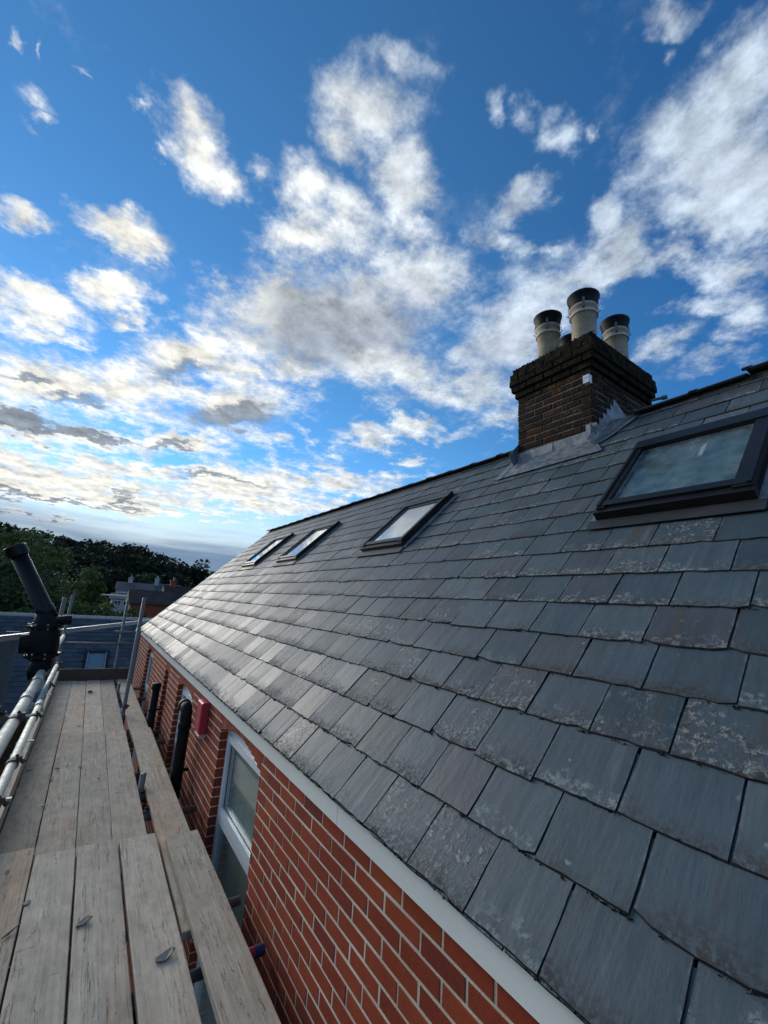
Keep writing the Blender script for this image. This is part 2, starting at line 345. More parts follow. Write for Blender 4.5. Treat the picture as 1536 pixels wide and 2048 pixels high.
def f_brick(T, b):
    p = pos(T); r = rnd(T)
    base = T.ramp(r, [(0, (.215, .030, .012)), (.15, (.275, .043, .015)), (.3, (.31, .051, .016)), (.45, (.235, .036, .013)), (.6, (.29, .046, .015)), (.75, (.335, .060, .019)), (.9, (.255, .038, .014)), (1, (.19, .030, .015))])
    n = T.noise(p, 55, 6, .65); n2 = T.noise(p, 7, 4, .6); n3 = T.noise(p, 240, 3, .6)
    col = T.vm('SCALE', base, scale=T.math('ADD', .45, T.math('ADD', T.math('MULTIPLY', n, .55), T.math('MULTIPLY', n2, .55))))
    # chalky bloom
    bl = T.math('MULTIPLY', T.mr(T.noise(p, 1.1, 4, .6), .56, .72), T.mr(n, .35, .65))
    col = T.mix(T.math('MULTIPLY', bl, .22), col, (.20, .14, .12))
    col = T.mix(T.mr(n3, .66, .75, 0, .5), col, (.05, .02, .015))
    T.put(b.inputs['Base Color'], col); b.inputs['Roughness'].default_value = .85; b.inputs['Specular IOR Level'].default_value = .3
    bump(T, b, T.math('ADD', n, T.math('MULTIPLY', n3, .6)), .5, .004)
M_brick = mat('red_brick', f_brick)
def f_mortar(T, b):
    p = pos(T); n = T.noise(p, 120, 5, .65); n2 = T.noise(p, 4, 4, .6)
    col = T.mix(T.mr(n2, .3, .7), (.56, .49, .35), (.74, .67, .51))
    T.put(b.inputs['Base Color'], T.vm('SCALE', col, scale=T.math('ADD', .6, T.math('MULTIPLY', n, .8))))
    b.inputs['Roughness'].default_value = .95; bump(T, b, n, .6, .004)
M_mortar = mat('mortar', f_mortar)
def f_stack(T, b):
    p = pos(T); r = rnd(T)
    base = T.ramp(r, [(0, (.034, .018, .011)), (.35, (.020, .014, .010)), (.6, (.050, .022, .011)), (.85, (.026, .018, .012)), (1, (.066, .030, .014))])
    n = T.noise(p, 40, 6, .7); n2 = T.noise(p, 9, 5, .65); n3 = T.noise(p, 5.0, 4, .6, w=3.0)
    col = T.vm('SCALE', base, scale=T.math('ADD', .3, T.math('MULTIPLY', n, 1.3)))
    col = T.mix(T.mr(n2, .55, .66, 0, .8), col, (.020, .019, .013))
    col = T.mix(T.math('MULTIPLY', T.mr(n3, .54, .64), T.mr(n, .42, .58)), col, (.16, .080, .016))
    col = T.mix(T.math('MULTIPLY', T.mr(T.voro(p, 26), .16, .09), T.mr(n2, .52, .6)), col, (.30, .29, .25))
    T.put(b.inputs['Base Color'], col); b.inputs['Roughness'].default_value = .95; b.inputs['Specular IOR Level'].default_value = .2
    bump(T, b, T.math('ADD', n, n2), .9, .012)
M_stack = mat('old_stack_brick', f_stack)
def f_stackm(T, b):
    p = pos(T); n = T.noise(p, 60, 6, .7); n2 = T.noise(p, 6, 5, .65)
    col = T.mix(T.mr(n2, .4, .65), (.24, .21, .16), (.07, .058, .042))
    T.put(b.inputs['Base Color'], T.vm('SCALE', col, scale=T.math('ADD', .4, n))); b.inputs['Roughness'].default_value = 1.0
    bump(T, b, n, .8, .01)
M_stackm = mat('old_stack_mortar', f_stackm)
def f_moss(T, b):
    p = pos(T); n = T.noise(p, 50, 6, .7); n2 = T.noise(p, 8, 5, .65)
    col = T.mix(T.mr(n2, .4, .62), (.022, .019, .014), (.040, .037, .018))
    col = T.mix(T.math('MULTIPLY', T.mr(n, .58, .66), T.mr(n2, .45, .6)), col, (.17, .16, .12))
    T.put(b.inputs['Base Color'], T.vm('SCALE', col, scale=T.math('ADD', .4, n))); b.inputs['Roughness'].default_value = 1.0; b.inputs['Specular IOR Level'].default_value = .1
    bump(T, b, T.math('ADD', n, n2), 1.0, .03)
M_mossy = mat('mossy_masonry', f_moss)

def f_wood(T, b):
    u = uv(T); r = T.new('ShaderNodeObjectInfo').outputs['Random']; rw = T.math('MULTIPLY', r, 53.0)
    wn = T.new('ShaderNodeTexWhiteNoise', noise_dimensions='1D'); T.put(wn.inputs['W'], rw); r2 = wn.outputs[0]
    grain = T.noise(T.mapping(u, scale=(2.2, 70, 1)), 1.0, 7, .62, w=rw, dist=.4)
    fine = T.noise(T.mapping(u, scale=(14, 330, 1)), 1.0, 4, .6, w=rw)
    patch = T.noise(T.mapping(u, scale=(1.6, 5, 1)), 1.0, 5, .6, w=rw)
    mott = T.noise(T.mapping(u, scale=(9, 22, 1)), 1.0, 6, .65, w=T.math('ADD', rw, 3.0))
    blot = T.noise(T.mapping(u, scale=(5, 6, 1)), 1.0, 6, .7, w=T.math('ADD', rw, 23.0))
    grey = T.mix(patch, (.34, .285, .205), (.66, .56, .42))
    tan = T.mix(patch, (.44, .32, .21), (.54, .36, .235))
    oc = T.new('ShaderNodeSeparateColor'); T.put(oc.inputs[0], T.new('ShaderNodeObjectInfo').outputs['Color'])
    tint = T.mr(T.math('ADD', T.noise(T.mapping(u, scale=(.8, 6, 1)), 1.0, 3, .5, w=T.math('ADD', rw, 7.0)), T.math('MULTIPLY', T.math('SUBTRACT', oc.outputs[0], .5), .5)), .50, .74)
    col = T.mix(T.math('MULTIPLY', tint, .72), grey, tan)
    col = T.vm('SCALE', col, scale=T.math('SUBTRACT', T.math('ADD', T.math('MULTIPLY', grain, .70), T.math('ADD', T.math('MULTIPLY', mott, .95), T.math('MULTIPLY', blot, .75))), .22))
    col = T.vm('SCALE', col, scale=T.math('MULTIPLY', oc.outputs[1], 2.0))
    # dark splits along the board, scuffs across it
    crk = T.mr(T.noise(T.mapping(u, scale=(1.1, 24, 1)), 1.0, 5, .55, w=T.math('ADD', rw, 11.0), dist=.3), .494, .501)
    crk = T.math('MULTIPLY', T.math('MULTIPLY', crk, T.math('SUBTRACT', 1.0, T.mr(T.noise(T.mapping(u, scale=(1.1, 24, 1)), 1.0, 5, .55, w=T.math('ADD', rw, 11.0), dist=.3), .502, .507))), T.mr(patch, .42, .5))
    scf = T.mr(T.noise(T.mapping(u, scale=(26, 5, 1)), 1.0, 5, .6, w=T.math('ADD', rw, 17.0)), .63, .70)
    kn = T.mr(T.voro(T.mapping(u, scale=(2.3, 7.0, 1)), 1.0, w=rw), .115, .05)
    dark = T.math('MAXIMUM', T.math('MAXIMUM', T.math('MULTIPLY', crk, .68), T.math('MULTIPLY', scf, .36)), T.math('MULTIPLY', kn, .7))
    col = T.mix(dark, col, (.045, .035, .027))
    T.put(b.inputs['Base Color'], col); b.inputs['Roughness'].default_value = .85; b.inputs['Specular IOR Level'].default_value = .3
    h = T.math('SUBTRACT', T.math('ADD', T.math('MULTIPLY', grain, .9), T.math('ADD', T.math('MULTIPLY', fine, .35), T.math('MULTIPLY', mott, .5))), T.math('MULTIPLY', dark, .8))
    bump(T, b, h, .65, .006)
M_wood = mat('weathered_board', f_wood)

def f_galv(T, b):
    p = pos(T); n = T.noise(p, 25, 5, .6); n2 = T.noise(p, 4, 4, .6)
    col = T.mix(T.mr(n2, .35, .7), (.30, .34, .31), (.44, .47, .43))
    col = T.mix(T.mr(T.noise(p, 14, 5, .7), .58, .70, 0, .7), col, (.26, .24, .20))
    T.put(b.inputs['Base Color'], col); b.inputs['Metallic'].default_value = .3
    T.put(b.inputs['Roughness'], T.mr(n, .3, .7, .5, .7)); bump(T, b, n, .2, .003)
M_galv = mat('galvanised_tube', f_galv)
M_tube = plain('dull_scaffold_tube', (.16, .165, .155), .6, .3, 30, .35, .2)
M_rust = plain('rusty_coupler', (.095, .07, .055), .7, .4, 60, .4, .4)
M_white = plain('white_upvc', (.74, .77, .75), .35, 0, 6, .06, 0)
M_fascia = plain('white_fascia', (.80, .81, .71), .45, 0, 3, .10, .03)
M_black = plain('black_plastic', (.0045, .005, .0055), .40, 0, 40, .3, .05, .28)
M_blackm = plain('black_cast', (.0035, .0035, .004), .55, 0, 40, .3, .12, .25)
M_frame = plain('dark_window_cladding', (.011, .0105, .0095), .42, 0, 30, .35, .08, .35)
M_red = plain('red_box_plastic', (.46, .030, .050), .5, 0, 8, .18, .03)
M_cream = plain('cream_box_base', (.50, .44, .32), .6, 0, 12, .2, .1)
def f_lead(T, b):
    p = pos(T); n = T.noise(p, 14, 5, .6); n2 = T.noise(p, 3.5, 4, .6)
    col = T.mix(T.mr(n, .35, .65), (.13, .145, .155), (.27, .285, .28))
    st = T.mr(T.noise(T.mapping(p, scale=(30, 30, 2.5)), 1.0, 4, .6), .60, .70)
    col = T.mix(T.math('MULTIPLY', st, .5), col, (.045, .045, .04))
    T.put(b.inputs['Base Color'], col); b.inputs['Metallic'].default_value = .35
    T.put(b.inputs['Roughness'], T.mr(n2, .3, .7, .42, .62)); bump(T, b, n, .35, .01)
M_lead = mat('lead_sheet', f_lead)
M_ridge = plain('ridge_clay', (.042, .043, .045), .75, 0, 22, .5, .5)
def f_pot(T, b):
    p = pos(T); n = T.noise(p, 30, 6, .65); n2 = T.noise(p, 6, 4, .6)
    col = T.mix(T.mr(n2, .35, .65), (.37, .30, .19), (.46, .39, .27))
    col = T.vm('SCALE', col, scale=T.math('ADD', .6, T.math('MULTIPLY', n, .7)))
    col = T.mix(T.mr(T.noise(p, 70, 4, .6), .66, .72, 0, .7), col, (.09, .07, .04))
    T.put(b.inputs['Base Color'], col); b.inputs['Roughness'].default_value = .8; bump(T, b, n, .3, .005)
M_pot = mat('buff_clay_pot', f_pot)
M_ring = plain('pale_pot_band', (.50, .47, .41), .55, 0, 30, .2, .1)
M_steel = plain('bright_steel', (.62, .63, .63), .25, .9, 40, .1, 0)
M_deckdark = plain('roof_underlay', (.018, .018, .02), .9, 0, 10, .2, 0)
def glass(name, tint, refl=1.0, dirt=0.0):
    def fn(T, b):
        ge = T.new('ShaderNodeNewGeometry'); cs_ = T.math('ABSOLUTE', T.vm('DOT_PRODUCT', ge.outputs['Incoming'], ge.outputs['Normal']))
        fr = T.math('MULTIPLY_ADD', T.math('POWER', T.math('SUBTRACT', 1.0, cs_), 5.0), .96, .04)
        tr = T.new('ShaderNodeBsdfTransparent'); T.put(tr.inputs[0], (*tint, 1))
        gl = T.new('ShaderNodeBsdfGlossy'); gl.inputs['Roughness'].default_value = .02; T.put(gl.inputs['Color'], (.95, .97, 1, 1))
        # Schlick's formula, the same from either side of the thin pane
        f = T.math('MULTIPLY', fr, 1.15*refl, clamp=True)
        mx = T.new('ShaderNodeMixShader'); T.put(mx.inputs[0], f); T.l.new(tr.outputs[0], mx.inputs[1]); T.l.new(gl.outputs[0], mx.inputs[2])
        sh = mx.outputs[0]
        if dirt:
            p = pos(T); df = T.new('ShaderNodeBsdfDiffuse')
            k = T.math('MULTIPLY', T.mr(T.noise(p, 7, 6, .65), .30, .75, .22*dirt, .85), dirt)
            run = T.math('MULTIPLY', T.mr(T.noise(T.mapping(p, scale=(2.2, 26, 2.2)), 1.0, 5, .6, dist=.6), .62, .68), T.mr(T.noise(p, 2.6, 2, .5), .45, .6))
            k = T.math('MAXIMUM', k, T.math('MULTIPLY', run, .7*dirt)); T.put(df.inputs[0], T.mix(run, (.20, .27, .28), (.48, .54, .53)))
            m2 = T.new('ShaderNodeMixShader'); T.put(m2.inputs[0], k); T.l.new(sh, m2.inputs[1]); T.l.new(df.outputs[0], m2.inputs[2]); sh = m2.outputs[0]
        T.l.new(sh, T.out.inputs[0])
    return mat(name, fn)
M_glass = glass('window_glass', (.88, .91, .89), .9)
M_roofglass = glass('roof_window_glass', (.72, .82, .82), 2.2, .10)
M_dirtyglass = glass('dirty_roof_glass', (.66, .78, .78), .9, .8)
M_pipe = plain('matt_black_pipe', (.0045, .0045, .005), .6, 0, 40, .3, .05, .25)
M_room = plain('room_plaster', (.30, .29, .27), .9, 0, 3, .2, 0)
M_blind = plain('pale_blind', (.50, .53, .49), .8, 0, 5, .25, .05)
# ------------------------------------------------------------------ ground and hills
GZ = -6.3
def ss(a, b, x):
    t = min(1, max(0, (x-a)/(b-a))); return t*t*(3-2*t)
def terrain(x, y):
    az = math.degrees(math.atan2(x, max(y, 1)))
    d = math.hypot(x, y)
    crest = 13.0-ss(3, 13, az)*12.5+ss(0, -14, az)*7
    return GZ+ss(45, 110, d)*3.2+ss(95, 270, d)*(crest+3.2)+.5*sin(x*.021+1)*ss(40, 120, d)
M_ground = plain('yard_ground', (.085, .075, .062), .95, 0, 1.5, .4, .3)
def f_hill(T, b):
    p = pos(T); n = T.noise(p, .05, 6, .65); n2 = T.noise(p, .7, 5, .6)
    col = T.mix(T.mr(n, .42, .6), (.035, .048, .018), (.085, .082, .035))
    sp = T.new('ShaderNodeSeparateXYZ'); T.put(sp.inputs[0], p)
    col = T.mix(T.mr(sp.outputs[1], 22, 38), (.030, .027, .022), col)  # near ground coloured darker, standing in for the shade beside the house
    T.put(b.inputs['Base Color'], T.vm('SCALE', col, scale=T.math('ADD', .55, n2))); b.inputs['Roughness'].default_value = 1.0; b.inputs['Specular IOR Level'].default_value = .1
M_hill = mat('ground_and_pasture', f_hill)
def build_ground():
    vs = []; fs = []; xs = [-1500, -700, -350]+[-220+i*12 for i in range(38)]+[350, 700, 1500]; ys = [-1200, -400, -120, -40, -15]+[i*12 for i in range(40)]+[560, 800, 1500, 3000]
    for y in ys:
        for x in xs: vs.append((x, y, terrain(x, y) if y > 0 else GZ))
    n = len(xs)
    for j in range(len(ys)-1):
        for i in range(n-1): fs.append((j*n+i, j*n+i+1, (j+1)*n+i+1, (j+1)*n+i))
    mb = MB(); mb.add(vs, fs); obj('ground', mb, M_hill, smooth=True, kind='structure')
build_ground()

# ------------------------------------------------------------------ the house
TH = radians(44.57); D = Vector((cos(TH), 0, sin(TH))); N = Vector((-sin(TH), 0, cos(TH)))
E0 = Vector((1.10, 0, -.885)); G = .229; SR = 4.02
def RP(y, s, n=0.0): return E0+Vector((0, y, 0))+D*s+N*n
def RMAT(y, s, n=0.0, tilt=0.0, yaw=0.0):
    m = Matrix(((0, D.x, N.x, 0), (-1, D.y, N.y, 0), (0, D.z, N.z, 0), (0, 0, 0, 1)))
    return Matrix.Translation(RP(y, s, n)) @ m @ Matrix.Rotation(yaw, 4, 'Z') @ Matrix.Rotation(-tilt, 4, 'X')
Y0, Y1 = -2.0, 11.9
house = thing('terraced_house', 'red brick house with slate roof, roof windows and old brick chimney beside the scaffold', 'house', (1.15, 5, GZ))
SKY = [(.65, 1.44, 2.15, 3.10), (3.56, 4.36, 2.15, 3.16), (6.42, 7.27, 2.16, 3.20), (8.57, 9.43, 2.17, 3.24)]
CHX0, CHX1, CHY0, CHY1 = 3.68, 4.88, 2.04, 2.92
# roof deck, gable and back slope under the slates
ridge = RP(0, SR); XR, ZR = ridge.x, ridge.z
mb = MB()
mb.prism([RP(Y0, .02, -.03), RP(Y1-.02, .02, -.03), RP(Y1-.02, SR, -.03), RP(Y0, SR, -.03)], -N*.08)
B0 = Vector((2*XR-1.10, 0, -.885)); BD = Vector((-D.x, 0, D.z)); BN = Vector((N.x*-1, 0, N.z))
def BP(y, s, n=0): return B0+Vector((0, y, 0))+BD*s+BN*n
mb.prism([BP(Y0, 0, .01), BP(Y1-.02, 0, .01), BP(Y1-.02, SR, .01), BP(Y0, SR, .01)], -BN*.08)
roof = obj('roof', mb, M_deckdark, house)
# ---- slates
def slate_outline(rg, wd, L, rough=1.0):
    """closed outline (u,v) from the right tail corner to the left one and round the head"""
    h = wd/2; out = []
    nt = 7
    cl, cr_ = (rg.random() < .22)*rg.uniform(.006, .022), (rg.random() < .22)*rg.uniform(.006, .022)
    for i in range(nt):
        t = -1+2*i/(nt-1); v = rg.uniform(-.0028, .0028)*rough
        if i == 0: v += cl
        if i == nt-1: v += cr_
        if rg.random() < .07: v += rg.uniform(.003, .010)
        out.append((t*h, v))
    for i in range(1, 4): out.append((h+rg.uniform(-.0018, .0018)*rough, i/4*L*.62))
    out += [(h, L), (-h, L)]
    for i in range(3, 0, -1): out.append((-h+rg.uniform(-.0018, .0018)*rough, i/4*L*.62))
    return out
def slate_geo(rg, wd, L=.44, t=.0062, rough=1.0):
    o = slate_outline(rg, wd, L, rough); n = len(o); top = []; bot = []
    for i, (u, v) in enumerate(o):
        e = rg.uniform(.002, .006)*rough
        uu = u-math.copysign(min(e, abs(u)*.5)*.32*(abs(abs(u)-wd/2) < .01), u); vv = v+(e if i < 7 else 0)
        top.append(Vector((uu, vv, t))); bot.append(Vector((u, v, 0)))
    vs = top+bot
    fs = [tuple(range(n))]+[(i, n+i, n+(i+1) % n, (i+1) % n) for i in range(n)]
    uvs = [[(vs[k].x, vs[k].y) for k in f] for f in fs]
    return vs, fs, uvs
rg = random.Random(21)
SL = []
def blocked(y, s, hw):
    for a, b, s0, s1 in SKY:
        if a-.03 < y < b+.03 and s0-.02 < s < s1-.06: return True
        if s0-.02 < s < s1-.06 and (y-hw < b+.02 and y+hw > a-.02): return 'clip'
    if CHY0-.02 < y < CHY1+.02 and s > 3.40: return True
    return False
ncourse = 18
for k in range(ncourse):
    s = k*G+rg.uniform(-.003, .003) if k else 0.0
    y = Y0-.3+(.139 if k % 2 else 0)+.05
    while y < Y1:
        wd = .277*rg.uniform(.93, 1.07)
        if y+wd > Y1-.03: wd = Y1-y
        if wd > .07:
            c = y+wd/2; a, b_ = y, y+wd
            bl = blocked(c, s, wd/2)
            ranges = [(a, b_)]
            if bl == 'clip' or bl is True:
                ranges = [(a, b_)]
                for A, Bq, s0, s1 in SKY:
                    if s0-.02 < s < s1-.06:
                        nr = []
                        for q0, q1 in ranges:
                            if q1 <= A-.02 or q0 >= Bq+.02: nr.append((q0, q1))
                            else:
                                if q0 < A-.02: nr.append((q0, A-.02))
                                if q1 > Bq+.02: nr.append((Bq+.02, q1))
                        ranges = nr
                if s > 3.40:
                    nr = []
                    for q0, q1 in ranges:
                        if q1 <= CHY0 or q0 >= CHY1: nr.append((q0, q1))
                        else:
                            if q0 < CHY0: nr.append((q0, CHY0))
                            if q1 > CHY1: nr.append((CHY1, q1))
                    ranges = nr
            for q0, q1 in ranges:
                if q1-q0 > .04: SL.append((k, s, (q0+q1)/2, q1-q0-rg.uniform(.003, .0062)))
        y += wd
SLEN = .44
TILT = math.asin(.0138/SLEN)
rows = []
for i, (k, s, c, wd) in enumerate(SL):
    L = min(SLEN, SR-s+.01)
    A = shown([RP(c-wd/2, s), RP(c+wd/2, s), RP(c+wd/2, s+G), RP(c-wd/2, s+G)])
    rows.append((A, i, k, s, c, wd, L))
rows.sort(reverse=True)
near = {r[1] for r in rows[:296] if r[0] > 0}
variants = [slate_geo(random.Random(500+i), .27, SLEN, .0064) for i in range(12)]
vmesh = []
for i, (vs, fs, uvs) in enumerate(variants):
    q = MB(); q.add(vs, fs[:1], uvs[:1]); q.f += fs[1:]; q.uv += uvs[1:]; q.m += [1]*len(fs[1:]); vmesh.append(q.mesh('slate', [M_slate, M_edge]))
far = MB()
for A, i, k, s, c, wd, L in rows:
    tilt = TILT+rg.uniform(-.003, .009); lift = rg.uniform(.0, .0025)
    m = RMAT(c, s, .0138+lift, tilt, rg.uniform(-.007, .007)) @ Matrix.Rotation(rg.gauss(0, .006), 4, 'Y')
    if rg.random() < .03: m = RMAT(c, s-rg.uniform(.004, .016), .0150+lift, tilt+.003, rg.uniform(-.02, .02))
    if i in near and L > .3:
        o = bpy.data.objects.new('slate', vmesh[rg.randrange(12)]); COL.objects.link(o)
        parent(o, roof); sx = wd/.27*(1 if rg.random() < .5 else -1)
        o.matrix_basis = m @ Matrix.Diagonal((wd/.27, L/SLEN, 1, 1))
    else:
        vs, fs, uvs = variants[rg.randrange(12)]
        S = m @ Matrix.Diagonal((wd/.27, L/SLEN, 1, 1))
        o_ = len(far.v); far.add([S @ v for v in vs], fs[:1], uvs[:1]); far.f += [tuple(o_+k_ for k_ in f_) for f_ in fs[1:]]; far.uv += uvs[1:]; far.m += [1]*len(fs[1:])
# undercourse at the eaves
for i in range(52):
    vs, fs, uvs = variants[i % 12]; S = RMAT(Y0+.14+i*.277-.13, -.004, .006, TILT*.4) @ Matrix.Diagonal((1, .5, 1, 1))
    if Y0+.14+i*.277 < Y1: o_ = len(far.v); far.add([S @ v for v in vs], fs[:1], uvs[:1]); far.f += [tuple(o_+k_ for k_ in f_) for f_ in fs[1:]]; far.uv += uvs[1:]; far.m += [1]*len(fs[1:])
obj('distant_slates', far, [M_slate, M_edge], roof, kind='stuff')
# dirt and moss caught along the slate tails
mm = MB(); rg = random.Random(5)
for i in range(4200):
    k = min(13, int(abs(rg.gauss(0, 4.2)))); y = rg.uniform(.3, Y1-.1)
    if rg.random() < .5: y = round(y/.277)*.277+rg.gauss(0, .02)+(.139 if k % 2 else 0)
    h = rg.uniform(.002, .0065); P = RP(y, k*G+rg.uniform(-.003, .002), rg.uniform(.010, .020))
    vs = [P+Vector((rg.uniform(-1, 1), rg.uniform(-1.6, 1.6), rg.uniform(-1, 1)))*h for _ in range(5)]
    mm.add(vs, [(0, 1, 2), (0, 2, 3), (0, 3, 4), (1, 2, 4), (2, 3, 4), (0, 1, 4)])
obj('roof_moss', mm, M_mossy, roof, kind='stuff')
# ---- ridge tiles
def ridge_tile(y0, y1, r, lift):
    mb = MB(); pr = []
    for j in range(9):
        a = radians(-52+j*13); pr.append((sin(a)*r*1.25, cos(a)*r))
    pts = []
    for y, g in ((y0, 1.0), (y0+.012, 1.02), (y1-.05, 1.0), (y1-.045, 1.07), (y1, 1.07)):
        for t in (0, 1):
            for x, z in pr: pts.append(Vector((XR+x*(g-.12*t), y, ZR-.085+lift+z*(g-.14*t))))
    n = 9; fs = []
    for i in range(4):
        for t in (0, 1):
            o = (i*2+t)*n; o2 = ((i+1)*2+t)*n
            for j in range(n-1): fs.append((o+j, o+j+1, o2+j+1, o2+j))
        for j in (0, n-1): fs.append((i*2*n+j, (i*2+1)*n+j, ((i+1)*2+1)*n+j, (i+1)*2*n+j))
    for i in (0, 4):
        for j in range(n-1): fs.append((i*2*n+j, i*2*n+j+1, (i*2+1)*n+j+1, (i*2+1)*n+j))
    mb.add(pts, fs); return mb
y = CHY1+.01
while y < Y1-.02:
    obj('ridge_tile', ridge_tile(y, min(y+.45, Y1), .125, rg.uniform(-.004, .006)), M_ridge, roof); y += .452
for y0, y1, r, l in ((1.30, 1.78, .125, 0), (.92, 1.30, .125, .006), (.45, .93, .150, .022), (-.02, .452, .125, .0), (-.5, -.02, .125, 0)):
    obj('ridge_tile', ridge_tile(y0, y1, r, l), M_ridge, roof)
mb = MB(); mb.prism([RP(CHY1, SR-.07, .012), RP(Y1, SR-.07, .012), RP(Y1, SR-.01, .03), RP(CHY1, SR-.01, .03)], N*.01)
mb.prism([RP(-1, SR-.07, .012), RP(1.75, SR-.07, .012), RP(1.75, SR-.01, .03), RP(-1, SR-.01, .03)], N*.01)
obj('ridge_bedding', mb, M_stackm, roof)
# verge mortar
mb = MB(); mb.prism([RP(Y1-.02, .0, -.03), RP(Y1+.03, .0, -.03), RP(Y1+.03, SR, -.03), RP(Y1-.02, SR, -.03)], N*.036)
obj('verge', mb, M_mortar, roof)

# ---- wall
WX = 1.15; BL, BH, JT = .2115, .0630, .0105; PL, PH = BL+JT, BH+JT
OPEN = [(3.03, 4.09, -1.135, .085, -3.5), (5.36, 6.33, -1.165, .075, -3.45), (7.17, 7.51, -1.165, .03, -3.45), (9.12, 10.07, -1.165, .075, -3.45)]
def arch(o, y):
    a, b, h, rise, _ = o; t = (2*y-a-b)/(b-a); return h+rise*(1-t*t)
ZT = -.93
mb = MB()
edges = [Y0]+[e for o in OPEN for e in (o[0], o[1])]+[Y1]
for i in range(0, len(edges), 2):
    a, b = edges[i], edges[i+1]; a2 = a+.004 if i else a; b2 = b-.004 if i < len(edges)-2 else b
    mb.box((WX+.0525, (a2+b2)/2, (ZT+GZ)/2), (.10, b2-a2, ZT-GZ))
for o in OPEN:
    pts = [Vector((WX+.0025, o[0]-.003, ZT)), Vector((WX+.0025, o[1]+.003, ZT))]
    for j in range(13):
        y = o[1]+(o[0]-o[1])*j/12; pts.append(Vector((WX+.0025, y, arch(o, y)+.004)))
    mb.prism(pts, (.09, 0, 0))
    mb.box((WX+.053, (o[0]+o[1])/2, (o[4]-.004+GZ)/2), (.10, o[1]-o[0]+.006, o[4]-.004-GZ))
# the other walls of the house
mb.box(((WX+2*XR-WX)/2, Y1-.16, (-1.0+GZ)/2), (2*(XR-WX)-.02, .30, -1.0-GZ))
mb.prism([Vector((WX+.02, Y1-.3, -1.0)), Vector((2*XR-WX-.02, Y1-.3, -1.0)), Vector((XR, Y1-.3, ZR-.2))], (0, .27, 0))
mb.box((2*XR-WX-.15, (Y0+Y1)/2, (-1.0+GZ)/2), (.3, Y1-Y0-.7, -1.0-GZ))
wall = obj('wall', mb, M_mortar, house)
bricks = []
zrow = ZT; c = 0
while zrow > GZ+.1:
    z1 = zrow-JT/2; z0 = z1-BH; y = Y0+(PL/2 if c % 2 else 0)
    while y < Y1-.02:
        rr = [(y+JT/2, min(y+PL-JT/2, Y1))]
        for o in OPEN:
            if z1 < o[4]+.02 or z0 > o[2]+o[3]: pass
            lo = z0 > o[4]-.03
            if lo:
                nr = []
                for a, b in rr:
                    if b <= o[0] or a >= o[1]: nr.append((a, b))
                    else:
                        if a < o[0]: nr.append((a, o[0]))
                        if b > o[1]: nr.append((o[1], b))
                rr = nr
        for a, b in rr:
            if b-a > .006: bricks.append((a, b, z0, z1))
        y += PL
    zrow -= PH; c += 1
sold = []
for o in OPEN:
    n = max(2, round((o[1]-o[0])/PH)); st = (o[1]-o[0])/n
    for j in range(n):
        a = o[0]+j*st+.004; b = a+st-.008; sold.append((a, b, arch(o, (a+b)/2), ZT+.02))
rows = []
for i, (a, b, z0, z1) in enumerate(bricks+sold):
    vis = z0 > -2.35
    A = shown([Vector((WX, a, z0)), Vector((WX, b, z0)), Vector((WX, b, z1)), Vector((WX, a, z1))]) if vis else 0
    q = pixel((WX, (a+b)/2, (z0+z1)/2))
    # what the boards, fascia and roof hide is not shown
    if q and (not (0 < q[0] < 768 and 0 < q[1] < 1024)): A *= .2
    rows.append((A, i, a, b, z0, z1))
rows.sort(reverse=True)
brick_mesh = {}
rest = MB(); rg = random.Random(3); cnt = 0
for A, i, a, b, z0, z1 in rows:
    dx = rg.uniform(-.0015, .0015)
    if cnt < 296 and A > 4:
        key = (round(b-a, 2), round(z1-z0, 3))
        if key not in brick_mesh:
            q = MB(); q.box((0, 0, 0), (.1025, key[0], z1-z0), cham=.0025, face=(0, -1)); brick_mesh[key] = q.mesh('brick', M_brick)
        o = bpy.data.objects.new('brick', brick_mesh[key]); COL.objects.link(o); parent(o, wall)
        o.location = (WX+.05125+dx, (a+b)/2, (z0+z1)/2); o.scale = (1, (b-a)/key[0], 1)
        o.rotation_euler = (rg.uniform(-.006, .006), 0, rg.uniform(-.008, .008)); cnt += 1
    else: rest.box((WX+.05125+dx, (a+b)/2, (z0+z1)/2), (.1025, b-a, z1-z0), cham=.0025, face=(0, -1))
obj('other_bricks', rest, M_brick, wall, kind='stuff')
# ---- fascia
FX = 1.118
for a, b in ((Y0, 1.905), (1.909, 6.9), (6.904, Y1+.03)):
    mb = MB(); mb.box((FX+.009, (a+b)/2, -.934), (.018, b-a, .104)); obj('fascia_board', mb, M_fascia, house)
mb = MB(); mb.box((WX-.006, (Y0+Y1)/2, -.980), (.050, Y1-Y0-.02, .009)); obj('soffit', mb, M_fascia, house)
mb = MB(); mb.box((FX-.03, Y1+.06, -.915), (.10, .05, .11), Euler((0, .3, .2)).to_matrix()); mb.box((FX-.02, Y1+.10, -.86), (.05, .04, .07))
obj('eaves_cap', mb, M_white, house)
